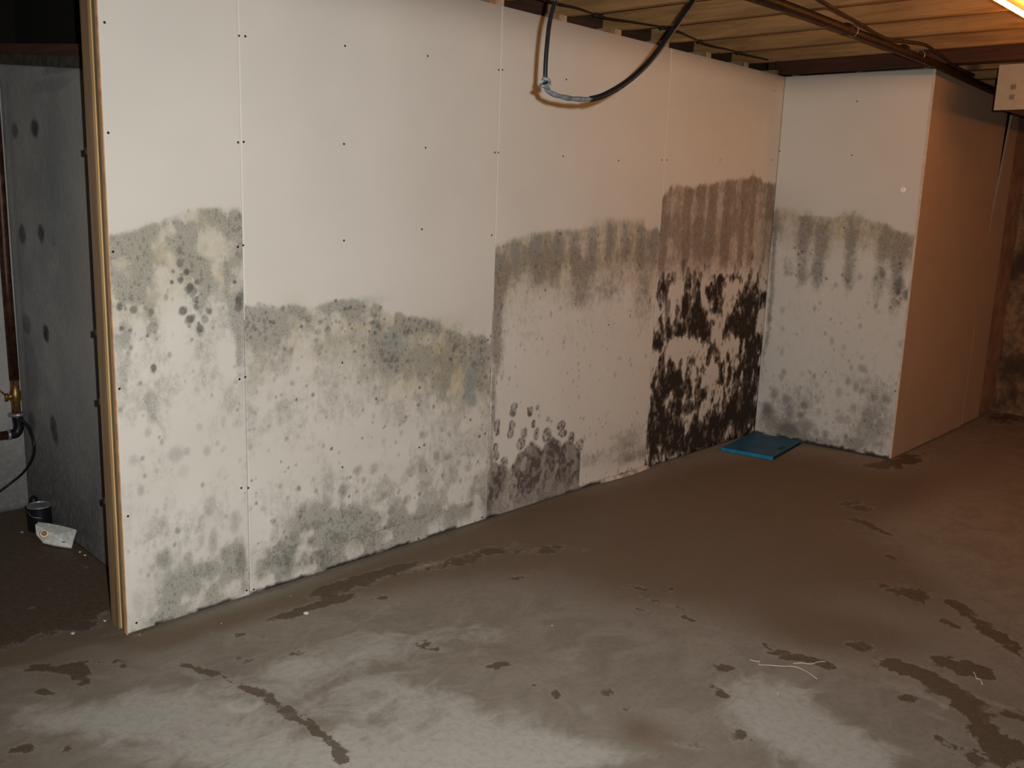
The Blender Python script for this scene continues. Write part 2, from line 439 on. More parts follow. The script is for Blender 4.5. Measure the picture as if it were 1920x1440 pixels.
# ------------------------------------------------------------------ stains on a sheet
class Sheet:
    """metric grid of one drywall sheet with stain layers; pixel positions are only used to read off metric places"""
    def __init__(s, u0, u1, ztop, to2, step=0.0042, seed=0, zbot=0.008):
        s.us = np.linspace(u0, u1, max(2, int(round((u1-u0)/step))+1))
        s.z1 = ztop
        zs = np.linspace(zbot, ztop, int(round((ztop-zbot)/step))+1)
        s.zs = np.concatenate([zs, np.linspace(ztop+0.05, H, 6)])
        s.U, s.Z = np.meshgrid(s.us, s.zs)
        s.to2 = to2; s.seed = seed; s.rnd = random.Random(seed)
        z = lambda: np.zeros_like(s.U)
        s.haze, s.tan, s.black, s.spot, s.blue, s.pale, s.brown, s.line = [z() for _ in range(8)]
    def c(s, px, py): return s.to2(px, py)
    def sc(s, px, py):
        a = s.to2(px-2, py); b = s.to2(px+2, py); c = s.to2(px, py-2); d = s.to2(px, py+2)
        return abs(b[0]-a[0])/4, abs(c[1]-d[1])/4
    def gauss(s, px, py, rx, ry):
        u, z = s.c(px, py); su, sz = s.sc(px, py)
        return np.exp(-((s.U-u)/(rx*su))**2-((s.Z-z)/(ry*sz))**2)
    def blobs(s, layer, lst, mul=1.0):
        A = getattr(s, layer)
        for px, py, rx, ry, v in lst: A += mul*v*s.gauss(px, py, rx, ry)
    def ell_m(s, layer, u, z, ru, rz, v=1.0, soft=0.3, wob=0.35, ring=False):
        i0, i1 = np.searchsorted(s.us, [u-2*ru, u+2*ru]); j0, j1 = np.searchsorted(s.zs, [z-2*rz, z+2*rz])
        if i1 <= i0 or j1 <= j0: return
        U = s.U[j0:j1, i0:i1]; Z = s.Z[j0:j1, i0:i1]
        d = np.sqrt(((U-u)/ru)**2+((Z-z)/rz)**2) + wob*(fbm(U/ru*1.1, Z/rz*1.1, s.seed+int(u*97) % 7, 2)-0.5)
        m = 1-sstep(1-soft, 1+soft, d)
        if ring: m = m*(0.74+0.26*sstep(0.45, 0.85, d)+0.25*(1-sstep(0.1, 0.35, d)))*(.75+.5*fbm(U*160, Z*130, s.seed+3, 2))
        A = getattr(s, layer); A[j0:j1, i0:i1] = np.maximum(A[j0:j1, i0:i1], m*v)
    def ells(s, layer, lst, v=1.0, **k):
        for e in lst:
            px, py, rx, ry = e[:4]; vv = e[4] if len(e) > 4 else v
            u, z = s.c(px, py); su, sz = s.sc(px, py)
            s.ell_m(layer, u, z, rx*su, ry*sz, vv, **k)
    def waterline(s, pts, wob=0.02):
        q = sorted(s.c(*p) for p in pts)
        w = np.interp(s.us, [a[0] for a in q], [a[1] for a in q])
        w = w[None, :] + wob*(fbm(s.U*14, s.Z*3, s.seed, 4)-0.5)*2
        s.dz = w - s.Z; s.edge = sstep(-0.006, 0.03, s.dz)
        return s.dz, s.edge
    def band(s, a, b, soft=0.03):
        return sstep(a-soft, a+soft, s.dz)*(1-sstep(b-soft*2, b+soft*2, s.dz))
    def col(s, px, y0, y1, w):
        u, z1 = s.c(px, y0); _, z0 = s.c(px, y1); su, sz = s.sc(px, (y0+y1)/2)
        lean = 0.01*(fbm(s.Z*6, s.Z*0+px*.1, 3, 2)-0.5)
        L_ = abs(z1-z0)
        return np.exp(-((s.U-u+lean*3)/(w*su))**2)*sstep(z0-.15*L_, z0+.25*L_, s.Z)*(1-sstep(z1-.2*L_, z1+.15*L_, s.Z))
    def scatter(s, layer, n, dens, r0, r1, v0=0.5, v1=1.0, el=1.35, **k):
        """n tries over the grid, accepted with probability dens (array)"""
        R_ = s.rnd
        for _ in range(n):
            i = R_.randrange(len(s.us)); j = R_.randrange(len(s.zs))
            if s.zs[j] > s.z1: continue
            if R_.random() < dens[j, i]:
                r = r0+(r1-r0)*R_.random()**1.8
                s.ell_m(layer, s.us[i]+0.002*R_.random(), s.zs[j], r, r*el*(0.85+.3*R_.random()), v0+(v1-v0)*R_.random(), **k)
    def build(s, name, fn, mat, parent, back):
        pt = np.clip(.30+1.35*sstep(.28, .66, fbm(s.U*13, s.Z*10, s.seed+40, 4)), .3, 1.5)
        s.haze *= pt if s.seed in (1, 2) else .6+.4*pt
        if s.seed in (2, 3): s.spot *= .62+.7*sstep(.3, .7, fbm(s.U*75, s.Z*60, s.seed+50, 3))
        st = np.stack([s.haze, s.tan, s.black, s.spot], -1).reshape(-1, 4)
        sm = np.stack([s.blue, s.pale, s.brown, s.line], -1).reshape(-1, 4)
        return grid_mesh(name, s.us, s.zs, fn, {'stain': np.clip(st, 0, 1.5), 'stain_more': np.clip(sm, 0, 1.5)}, mat, parent, back)

to_main = lambda px, py: (on_y(px, py, 0.0)[0], on_y(px, py, 0.0)[2])
_rn = np.array([-math.cos(ANG), -math.sin(ANG)])        # normal of the return wall (towards the room)
_rd = np.array([math.sin(ANG), -math.cos(ANG)])         # along it, away from the corner
def to_ret(px, py):
    v = ray(px, py); k = ((X3-CAM[0])*_rn[0]+(0-CAM[1])*_rn[1])/(v[0]*_rn[0]+v[1]*_rn[1])
    p = CAM+v*k
    return ((p[0]-X3)*_rd[0]+p[1]*_rd[1], p[2])
def fn_main(u, v): return np.stack([u, np.zeros_like(u), v], 1)
def fn_ret(u, v): return np.stack([X3+u*_rd[0], u*_rd[1], v], 1)
GAP = 0.0012

# ================================================================== SETTING
# ---- floor
def axis(a, b, fine0, fine1, fs, cs):
    return np.concatenate([np.arange(a, fine0, cs), np.arange(fine0, fine1, fs), np.arange(fine1, b+cs, cs)])
gx = axis(-3.5, 6.0, -1.5, 4.6, 0.013, 0.08); gy = axis(-5.0, 1.6, -2.7, 0.35, 0.013, 0.08)
GX, GY = np.meshgrid(gx, gy)
def fgauss(px, py, rx, ry, rot=0.0, pw=1.0):
    """elliptical patch on the floor; radii read in picture units at its centre"""
    c = on_floor(px, py)[:2]; jx = (on_floor(px+1, py)[:2]-on_floor(px-1, py)[:2])/2; jy = (on_floor(px, py+1)[:2]-on_floor(px, py-1)[:2])/2
    J = np.linalg.inv(np.stack([jx, jy], 1))
    dx, dy = GX-c[0], GY-c[1]
    a = J[0, 0]*dx+J[0, 1]*dy; b = J[1, 0]*dx+J[1, 1]*dy
    cr, sr = math.cos(math.radians(rot)), math.sin(math.radians(rot))
    a, b = a*cr+b*sr, -a*sr+b*cr
    return np.exp(-(((a/rx)**2+(b/ry)**2)**pw))
dry = np.zeros_like(GX); wet = np.zeros_like(GX); moist = np.zeros_like(GX); pale = np.zeros_like(GX)
for px, py, rx, ry, rot, v in (
        (330, 1330, 260, 75, -5, .75), (120, 1345, 130, 30, 0, .45), (520, 1420, 240, 60, 0, .7), (820, 1340, 190, 90, 15, .75), (700, 1210, 170, 40, -12, .55), (560, 1250, 60, 25, 0, .4),
        (900, 1190, 90, 30, -10, .5), (1000, 1410, 160, 50, 0, .75), (780, 1430, 200, 30, 0, .6), (1450, 1310, 120, 55, 15, .8), (1520, 1390, 160, 60, 15, .75), (1620, 1420, 90, 35, 20, .6), (1180, 1420, 120, 22, 0, .4),
        (1080, 1240, 70, 40, 0, .3), (1330, 1200, 60, 18, 0, .2), (1700, 1300, 60, 15, 15, .55), (1780, 1330, 60, 10, 30, .5), (330, 1215, 80, 22, 0, .3), (930, 1100, 60, 14, -12, .35), (740, 1140, 110, 16, -14, .35),
        (1750, 1010, 120, 40, 10, .25), (1720, 1180, 90, 30, 20, .2), (1860, 1120, 80, 50, 20, .2), (1560, 1160, 100, 30, 10, .15)):
    dry += v*fgauss(px, py, rx, ry, rot)
for px, py, rx, ry, rot, v in (
        (1200, 950, 330, 70, -10, .9), (1480, 900, 170, 60, 0, .9), (1000, 1010, 220, 45, -16, .75), (700, 1080, 190, 32, -18, .7), (420, 1165, 190, 22, -18, .6), (1380, 1040, 260, 90, 0, .75), (1250, 1080, 220, 60, 0, .5),
        (1680, 920, 120, 45, -10, .65), (1600, 1060, 150, 90, 0, .4), (1850, 870, 90, 60, 0, .35), (100, 1120, 190, 60, 8, 1.3), (60, 1040, 160, 60, 0, 1.3), (200, 1180, 90, 25, 8, .6), (90, 1235, 110, 30, 0, .45),
        (1500, 1180, 150, 50, 10, .45), (1640, 1200, 150, 40, 10, .5), (1280, 1400, 90, 40, 20, .55), (1190, 1370, 50, 35, 10, .5), (1120, 1300, 90, 50, 0, .35), (150, 1280, 130, 30, 0, .4), (30, 1430, 90, 40, 0, .5), (1850, 1330, 100, 70, 30, .5), (1750, 1120, 150, 60, 25, .45)):
    moist += v*fgauss(px, py, rx, ry, rot)
moist += 1.2*sstep(0.0, 0.15, GY)*(GX > -1.2)  # floor past the wall line toned dark brown
for px, py, rx, ry, rot, v in (
        (655, 1098, 70, 10, -14, .8), (690, 1080, 80, 8, -14, .6), (580, 1140, 70, 8, -16, .75), (545, 1158, 40, 7, -12, .55), (630, 1125, 60, 10, -12, .5), (880, 1045, 110, 12, -15, .6), (740, 1068, 60, 8, -14, .55), (710, 1120, 25, 5, 0, .5), (1020, 1030, 60, 8, -8, .4),
        (805, 1212, 36, 9, 8, .75), (795, 1200, 20, 6, 0, .5), (930, 1248, 28, 7, -5, .75), (905, 1252, 16, 4, -5, .5), (1362, 1250, 22, 9, 0, .8), (1352, 1302, 16, 9, 10, .9), (1335, 1287, 9, 4, 0, .6), (1385, 1235, 8, 4, 0, .6),
        (1480, 1230, 60, 9, 8, .75), (1545, 1247, 30, 8, 8, .65), (1430, 1207, 12, 6, 30, .5), (1615, 1213, 26, 11, 8, .8), (1588, 1205, 15, 6, 0, .4),
        (1700, 1255, 60, 14, 14, .9), (1770, 1290, 60, 20, 25, 1.0), (1815, 1320, 45, 18, 30, .9), (1870, 1390, 70, 30, 38, 1.1), (1800, 1250, 62, 14, 17, 1.0), (1845, 1262, 35, 10, 22, .6), (1905, 1340, 40, 10, 20, .8),
        (1700, 1310, 25, 9, 10, .55), (1810, 1415, 40, 18, 30, .55), (1765, 1385, 40, 9, 30, .4),
        (1665, 1103, 40, 8, 18, .7), (1720, 1115, 40, 11, 25, .7), (1790, 1130, 45, 8, 22, .7), (1830, 1160, 60, 9, 28, .65), (1880, 1200, 50, 10, 25, .7), (1790, 1175, 60, 6, 25, .5), (1850, 1185, 60, 7, 25, .5), (1900, 1225, 40, 8, 25, .4),
        (1610, 950, 40, 10, 8, .6), (1640, 990, 45, 5, 25, .7), (1600, 975, 25, 6, 0, .5), (1670, 1043, 20, 6, 20, .6), (1660, 1020, 18, 4, 10, .4), (1690, 865, 50, 12, -12, .9), (1640, 872, 50, 6, 5, .5), (1900, 783, 60, 10, 0, .8),
        (120, 1255, 60, 10, 5, .7), (150, 1265, 35, 18, 60, .7), (85, 1298, 20, 7, 0, .6), (55, 1255, 60, 8, 0, .5), (190, 1240, 50, 8, 0, .4), (230, 1250, 10, 4, 0, .5), (250, 1175, 60, 5, -18, .6), (100, 1170, 90, 8, 4, .6),
        (400, 1265, 50, 8, 20, .65), (455, 1240, 25, 8, 0, .55), (480, 1295, 50, 12, 25, .75), (545, 1340, 60, 12, 28, .75), (610, 1385, 45, 12, 35, .8), (635, 1425, 25, 16, 50, .8), (425, 1355, 10, 6, 40, .6), (350, 1250, 40, 6, 10, .45), (435, 1190, 70, 7, 5, .45), (545, 1225, 50, 5, -3, .4),
        (40, 1405, 35, 8, -5, .8), (110, 1410, 40, 7, -25, .5), (40, 1430, 50, 8, 0, .4),
        (1040, 1295, 20, 9, 60, .5), (1000, 1285, 10, 8, 90, .45), (1060, 1322, 25, 5, 30, .5), (1205, 1145, 30, 5, 15, .5), (1290, 1160, 18, 6, 20, .6), (1240, 1130, 60, 5, 15, .45), (1180, 1100, 60, 6, 8, .4), (1258, 1105, 6, 5, 0, .9), (1350, 1180, 50, 6, 15, .35), (975, 1083, 20, 5, 0, .5), (1005, 1070, 12, 4, 0, .5), (1030, 1035, 25, 5, 0, .5), (1090, 1032, 25, 4, 0, .45),
        (1400, 1380, 40, 25, 40, .35), (1300, 1390, 50, 25, 10, .35), (1185, 1330, 30, 8, 0, .3), (1145, 1300, 30, 14, 0, .3)):
    wet += v*fgauss(px, py, rx, ry, rot, 1.4)
wet = np.clip(wet, 0, 1.2)*0.9
wet += .95*sstep(.10, .30, GY)*(GX > -1.6)*(GX < .3)  # recess floor toned darker still
for px, py, rx, ry, rot, v in (
        (800, 1060, 30, 3, -14, .5), (520, 1345, 22, 3, -10, .5), (730, 1350, 90, 3, 38, .3), (1470, 1280, 40, 20, 0, .15), (1895, 1330, 60, 3, 20, .5), (1700, 1290, 40, 6, 10, .3), (600, 1070, 25, 3, -10, .3), (960, 1330, 30, 18, 20, .2),
        (1100, 1330, 8, 20, 80, .25), (870, 1410, 30, 10, 0, .25), (1875, 1010, 60, 3, 5, .1), (250, 1190, 10, 2, 0, .3), (1760, 1345, 25, 3, 20, .4), (1850, 1330, 8, 6, 0, .6), (700, 1380, 30, 4, 20, .3), (190, 1270, 20, 3, 0, .3), (30, 1325, 60, 4, 3, .2), (1280, 1398, 35, 3, 10, .3)):
    pale += v*fgauss(px, py, rx, ry, rot)
# pale scuffed horseshoe mark
c0 = on_floor(458, 1318)[:2]; c1 = on_floor(458, 1334)[:2]; rr = np.hypot(GX-c0[0], GY-c0[1]); rad0 = 0.042
towards = ((GX-c0[0])*(c1-c0)[0]+(GY-c0[1])*(c1-c0)[1])/np.maximum(rr*np.hypot(*(c1-c0)), 1e-5)
pale += 0.8*np.exp(-((rr-rad0)/0.011)**2)*sstep(-0.35, 0.15, towards)
dry = dry*(1-0.8*np.clip(moist, 0, 1)*0.5)
fa = np.stack([np.clip(dry, 0, 1.2), wet, np.clip(moist, 0, 1.1), np.clip(pale, 0, 1)], -1).reshape(-1, 4)
floor = grid_mesh('floor', gx, gy, lambda u, v: np.stack([u, v, 0*u], 1), {'stain': fa}, M_floor)
props(floor, 'bare grey concrete floor with brown damp patches', kind='structure')

# ---- ceiling: subfloor boards on joists
ceil = box('ceiling', (-3.5, -5.0, ZJ+0.262), (6.0, 1.6, ZJ+0.28), M_sub)
props(ceil, 'underside of the wooden subfloor above open joists', kind='structure')
k = 0; y = -5.0
bd = None
while y < 1.5:
    me_ = None
    b = box('subfloor_board', (-3.45, y+0.002, ZJ+0.236), (5.95, y+0.138, ZJ+0.262), M_sub, ceil); y += 0.14
rj = random.Random(4)
def joist(x, y0, y1, mat=M_joist, z0=ZJ, h=0.235, t=0.038):
    bm = bmesh.new(); add_box(bm, (x-t/2, y0, z0), (x+t/2, y1, z0+h), 0.002)
    return bm_obj('joist', bm, mat, ceil)
for n in range(-14, 3):
    x = 2.483+0.4064*n
    joist(x+0.004*rj.random(), -4.98, 0.16 if x > -0.5 else 0.16)
for n in range(4, 9):
    x = 2.483+0.4064*n
    if x < 5.7: joist(x, -4.98, 0.1)
# header over the return wall, its shade put into the dark wood colour
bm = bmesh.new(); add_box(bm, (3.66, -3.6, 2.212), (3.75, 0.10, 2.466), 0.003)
props(bm_obj('header_beam', bm, M_beam, ceil), 'reddish brown header beam, coloured darker for shade')
# dark boards added behind the wall as the unlit gaps between joists
for n in range(-7, 3):
    x = 2.483+0.4064*n
    box('gap_backing', (x+0.022, 0.125, 2.14), (x+0.384, 0.163, 2.466), M_dark, ceil)

# ---- main wall: stud frame carrying four sheets
wall = bm_obj('wall_back', (lambda bm: (add_box(bm, (X0+0.052, 0.0145, 0.002), (X3+0.06, 0.1015, 0.040)), add_box(bm, (X0+0.052, 0.0145, 2.150), (X3-0.02, 0.1015, 2.188)), bm)[-1])(bmesh.new()), M_stud)
props(wall, 'framed wall of four mouldy drywall sheets', kind='structure')
xs = X0+0.4064
while xs < X3:
    box('stud', (xs-0.019, 0.0145, 0.040), (xs+0.019, 0.1015, ZJ-0.001), M_stud, wall); xs += 0.4064
# rear skin of the wall
box('rear_sheet', (X0+0.004, 0.103, 0.01), (-0.252, 0.1145, 2.19), M_gyp, wall)

# sheet A
A = Sheet(X0, -GAP, 1.55, to_main, seed=1)
dz, edge = A.waterline([(205, 442), (240, 430), (285, 415), (330, 400), (355, 386), (400, 380), (448, 385)])
nz = fbm(A.U*16, A.Z*9, 5, 4)
A.haze += .09*edge; A.haze += edge*(0.34*A.band(0, .12, .03)*(0.3+1.1*nz) + 0.22*A.band(0, .5, .1)*nz)
A.tan += edge*A.band(0, .28, .04)*(0.55*fbm(A.U*8, A.Z*6, 9, 3)+0.16) + 0.5*A.gauss(290, 470, 26, 24) + .4*A.gauss(225, 490, 22, 14) + .45*A.gauss(395, 412, 40, 14)
A.haze *= 1-0.75*np.clip(A.gauss(290, 468, 28, 25)+A.gauss(225, 490, 24, 16)*.8+A.gauss(398, 455, 16, 45)*.6+A.gauss(320, 545, 16, 70)*.7, 0, 1)
for px, y0, y1, w, v in ((228, 520, 640, 12, .45), (262, 520, 600, 18, .55), (290, 530, 680, 14, .45), (275, 600, 700, 22, .3), (350, 450, 560, 14, .55), (362, 490, 640, 18, .45), (382, 450, 540, 10, .35), (436, 400, 560, 16, .6), (441, 540, 620, 10, .55), (310, 460, 520, 10, .2), (360, 610, 680, 16, .2), (445, 620, 690, 8, .3), (265, 440, 520, 22, .25), (345, 415, 450, 18, .35), (430, 400, 440, 22, .35)):
    A.haze += v*A.col(px, y0, y1, w)
den = np.zeros_like(A.U)
for px, y0, y1, w, v in ((250, 530, 620, 9, .9), (272, 560, 620, 12, .5), (290, 560, 670, 14, .25), (346, 470, 545, 8, .9), (350, 520, 620, 16, 1.0), (368, 540, 630, 16, .8), (374, 570, 620, 12, .6), (442, 490, 590, 6, 1.0), (440, 600, 640, 9, .7), (225, 540, 640, 10, .3), (365, 600, 690, 22, .2), (270, 620, 700, 25, .18)):
    den += v*A.col(px, y0, y1, w)
A.scatter('spot', 7500, np.clip(den*.16, 0, 1), .0050, .0150, .5, .95, el=1.1)
A.scatter('spot', 2600, np.clip(.02+.05*A.band(.1, .55, .1), 0, 1)*edge, .004, .008, .15, .5)
A.scatter('spot', 900, .05*edge*(A.Z < 1.0), .005, .012, .08, .3, soft=.7)
A.ells('spot', [(283, 748, 9, 11, .25), (285, 778, 8, 14, .28), (330, 852, 13, 12, .4), (350, 846, 6, 7, .4), (388, 845, 6, 8, .35), (344, 884, 9, 10, .18), (251, 862, 9, 9, .28), (264, 919, 6, 9, .45), (374, 800, 5, 6, .3), (394, 948, 10, 16, .35), (440, 970, 7, 10, .35), (333, 995, 5, 6, .7), (400, 1016, 8, 22, .5), (441, 987, 7, 12, .4), (352, 1050, 8, 12, .5), (306, 1049, 12, 15, .5), (335, 1072, 8, 10, .35), (452, 1048, 9, 22, .5), (385, 1068, 10, 12, .4), (260, 1130, 9, 18, .22), (282, 1005, 8, 7, .25), (424, 1035, 8, 8, .25), (312, 1085, 14, 12, .3)], soft=.7, ring=True)
A.blobs('haze', [(330, 1120, 28, 32, .62), (375, 1100, 34, 35, .5), (430, 1085, 38, 40, .55), (395, 1130, 70, 12, .6), (320, 1155, 40, 10, .4), (445, 1045, 18, 30, .4), (310, 1050, 20, 22, .15), (395, 1060, 30, 26, .3), (300, 985, 25, 25, .14), (380, 1000, 40, 40, .12), (430, 760, 25, 60, .08), (285, 770, 20, 40, .15)])
A.blobs('pale', [(250, 1080, 25, 70, .5), (300, 1010, 60, 40, .4), (360, 970, 50, 60, .5), (440, 930, 20, 60, .3), (470, 1060, 10, 60, .5)])
A.black += .9*(1-sstep(.012, .024, A.Z+.012*(fbm(A.U*60, A.Z*60, 4, 3)-.5)))*sstep(.3, .55, fbm(A.U*12, A.Z*2, 8, 3))*(A.U > -.36)

# sheet B
B = Sheet(GAP, X1-GAP, 1.22, to_main, seed=2)
dz, edge = B.waterline([(455, 563), (520, 568), (580, 566), (640, 556), (690, 560), (720, 578), (800, 598), (870, 620), (915, 630)])
nz = fbm(B.U*14, B.Z*10, 25, 4); wide = B.band(0, .12, .035); right = sstep(.35, .95, B.U)
B.haze += .10*edge; B.haze += edge*(0.38*wide*(0.30+1.05*nz) + right*0.5*B.band(.02, .24, .06)*(.2+nz) + .22*B.band(0, .4, .1)*nz)
B.tan += edge*B.band(0, .3, .05)*(.5*fbm(B.U*5, B.Z*5, 39, 3)+right*.22)
B.blobs('tan', [(550, 600, 24, 40, .42), (600, 650, 60, 30, .25), (850, 690, 26, 60, .6), (815, 665, 20, 20, .5), (760, 720, 60, 40, .3), (660, 610, 30, 15, .3), (810, 610, 80, 20, .3), (700, 640, 40, 30, .2)])
B.haze *= 1-.75*np.clip(B.gauss(545, 596, 20, 12)+B.gauss(660, 615, 34, 22)+B.gauss(812, 660, 18, 22)*.7+B.gauss(857, 650, 9, 24)+B.gauss(660, 680, 60, 25)*.7, 0, 1)
B.blobs('haze', [(505, 590, 20, 20, .25), (500, 625, 14, 20, .25), (575, 590, 30, 12, .3), (612, 612, 12, 14, .35), (730, 640, 30, 30, .4), (740, 675, 26, 14, .4), (800, 615, 50, 16, .4), (885, 650, 25, 40, .45), (895, 735, 20, 30, .5), (905, 690, 12, 50, .4), (480, 600, 30, 30, .15), (720, 660, 15, 25, .3), (850, 640, 14, 12, .3), (690, 575, 20, 12, .3), (820, 745, 50, 30, .15), (600, 590, 60, 20, .15)])
B.blobs('blue', [(735, 642, 16, 16, .7), (882, 705, 11, 26, .8), (690, 563, 30, 8, .35), (612, 600, 7, 16, .45), (880, 745, 12, 20, .45), (500, 585, 18, 6, .3), (563, 592, 8, 9, .3), (592, 640, 10, 8, .3)])
B.ells('spot', [(615, 617, 6, 6, .7), (596, 622, 6, 6, .6), (601, 604, 5, 5, .5), (580, 597, 7, 7, .5), (498, 633, 4, 4, .5), (523, 640, 5, 5, .4), (546, 658, 5, 8, .4), (700, 605, 8, 5, .6), (709, 611, 5, 5, .6), (697, 590, 5, 4, .5), (855, 648, 5, 6, .6), (717, 663, 6, 8, .55), (736, 673, 14, 8, .5), (766, 677, 6, 4, .5), (888, 682, 4, 5, .6), (911, 706, 4, 6, .6), (593, 638, 3, 4, .5), (603, 652, 4, 4, .5), (610, 660, 3, 4, .5), (485, 570, 5, 4, .3), (511, 605, 4, 4, .5), (495, 600, 3, 3, .4)], soft=.6)
B.scatter('spot', 5200, edge*(.04+.14*wide+.10*right*B.band(0, .22, .05)), .004, .0095, .3, .75, el=1.1)
B.scatter('spot', 2600, edge*(.04+.05*right), .004, .009, .12, .4)
low = 1-sstep(.12, .42, B.Z)
B.scatter('spot', 1300, edge*(.03+.06*low)*np.clip(1.3-.2*B.U, 0, 1), .008, .018, .10, .34, soft=.7, ring=True)
B.ells('spot', [(642, 923, 7, 14, .55), (642, 950, 6, 14, .3), (671, 882, 8, 7, .45), (700, 878, 7, 9, .4), (770, 884, 9, 9, .6), (792, 876, 6, 8, .5), (789, 868, 8, 12, .25), (818, 855, 5, 7, .45), (842, 857, 6, 5, .5), (860, 867, 4, 5, .6), (879, 876, 6, 7, .45), (795, 814, 8, 7, .35), (763, 937, 6, 8, .6), (735, 955, 7, 8, .3), (567, 952, 7, 10, .4), (512, 977, 5, 5, .6), (880, 946, 8, 5, .7), (882, 930, 6, 14, .35), (905, 945, 5, 10, .35), (682, 900, 4, 5, .5), (720, 827, 4, 6, .3), (843, 815, 3, 4, .5), (856, 800, 5, 8, .3), (613, 905, 12, 18, .3), (790, 912, 10, 8, .25), (834, 915, 8, 8, .2), (650, 965, 12, 6, .35)], soft=.65, ring=True)
B.ells('spot', [(515, 1030, 6, 7, .7), (527, 1022, 9, 10, .65), (540, 1035, 12, 12, .6), (502, 1040, 8, 10, .5), (516, 1050, 9, 9, .7), (532, 1052, 14, 10, .75), (495, 1065, 14, 20, .4), (548, 1065, 18, 10, .55), (570, 1052, 12, 14, .6), (590, 1045, 12, 12, .7), (605, 1038, 14, 9, .8), (612, 1052, 12, 12, .65), (628, 1055, 10, 8, .5), (552, 1005, 8, 9, .5), (570, 990, 7, 8, .5), (590, 985, 12, 8, .4), (625, 1005, 8, 10, .5), (583, 1015, 5, 5, .6), (610, 1022, 12, 7, .4), (640, 1010, 9, 12, .35), (670, 1018, 9, 12, .4), (682, 995, 9, 9, .3), (628, 1045, 5, 4, .6), (560, 1018, 8, 8, .3), (665, 965, 8, 10, .25), (690, 1035, 8, 10, .25)], soft=.55, ring=True)
B.blobs('haze', [(590, 1050, 60, 24, .5), (530, 1055, 30, 24, .4), (610, 1000, 55, 22, .4), (650, 1010, 60, 30, .4), (690, 990, 60, 25, .35), (620, 1065, 70, 8, .5), (760, 980, 90, 22, .35), (720, 1010, 60, 20, .4), (840, 965, 70, 14, .22), (500, 1070, 14, 14, .2), (610, 960, 50, 20, .25), (900, 935, 20, 40, .25), (690, 940, 140, 50, .12), (840, 890, 90, 50, .12), (560, 1000, 20, 30, .2)])
B.haze += .3*(1-sstep(.02, .09, B.Z))*fbm(B.U*10, B.Z*6, 12, 3)*sstep(.1, .3, B.U)
B.blobs('pale', [(500, 1010, 22, 40, .7), (650, 905, 30, 18, .6), (700, 925, 60, 30, .3), (580, 935, 60, 40, .4), (490, 940, 30, 60, .4), (740, 845, 80, 20, .3), (800, 945, 60, 20, .3), (610, 970, 25, 12, .3), (560, 1025, 15, 12, .4), (690, 1020, 6, 40, .5), (600, 1022, 15, 6, .5)])
B.black += .95*(1-sstep(.012, .026, B.Z+.016*(fbm(B.U*50, B.Z*50, 14, 3)-.5)))*sstep(.25, .5, fbm(B.U*9, B.Z*2, 18, 3))
# faint dashed print line near the foot of the sheet
ua, za = to_main(652, 1012); ub, zb = to_main(880, 945)
for o_, v in ((0, .7), (.010, .5)):
    B.line += v*np.exp(-((B.Z-(za+o_+(B.U-ua)*(zb-za)/(ub-ua)))/.0022)**2)*(B.U > ua-.1)*(B.U < ub-.02)*sstep(.42, .55, fbm(B.U*30, B.U*0+o_*900, 3, 2))

# sheet C
Cc = Sheet(X1+GAP, X2-GAP, 1.32, to_main, seed=3)
dz, edge = Cc.waterline([(928, 458), (960, 440), (1000, 430), (1080, 426), (1120, 416), (1180, 409), (1240, 428)])
nz = fbm(Cc.U*14, Cc.Z*9, 45, 4); sk = .5+.5*np.sin(2*math.pi*(Cc.U-X1)/.135+2.2*fbm(Cc.U*4, Cc.Z*2, 2, 2)+.4)
sk = sk**1.4*(.5+.8*fbm(Cc.U*9, Cc.Z*1.5, 51, 2))
Cc.tan += edge*Cc.band(0, .27, .06)*(.38+.7*fbm(Cc.U*7, Cc.Z*5, 49, 3))
Cc.blue += .26*edge*Cc.band(.0, .10, .03)*(.25+sk) + .35*sk*edge*Cc.band(.0, .14, .03)
Cc.haze += edge*(.34*Cc.band(.0, .2, .04)*(.25+.6*nz+.6*sk) + .50*Cc.band(.09, .21, .04)*sk*(.3+nz) + .16*Cc.band(0, .5, .12)*nz)
for px, y0, y1, w, v in ((935, 500, 690, 12, .8), (942, 480, 560, 14, .5), (1090, 480, 580, 20, .35), (1150, 470, 560, 30, .25), (1215, 440, 600, 14, .35), (1010, 460, 540, 30, .3), (928, 690, 960, 5, .5)):
    Cc.haze += v*Cc.col(px, y0, y1, w)
Cc.haze = .06*edge+.8*Cc.haze
Cc.scatter('spot', 4200, edge*(.03+.15*Cc.band(.06, .22, .04)*(.3+sk)+.2*Cc.col(935, 490, 700, 12)), .004, .008, .25, .6)
Cc.scatter('spot', 1700, edge*.06, .005, .0115, .15, .45, el=1.4)
lowc = 1-sstep(.05, .32, Cc.Z)
Cc.scatter('spot', 900, .12*lowc*sstep(1.7, 2.2, Cc.U), .006, .014, .2, .55)
Cc.blobs('haze', [(1175, 830, 30, 30, .25), (1190, 855, 30, 10, .35), (1110, 860, 30, 15, .25), (1215, 860, 8, 30, .4)])
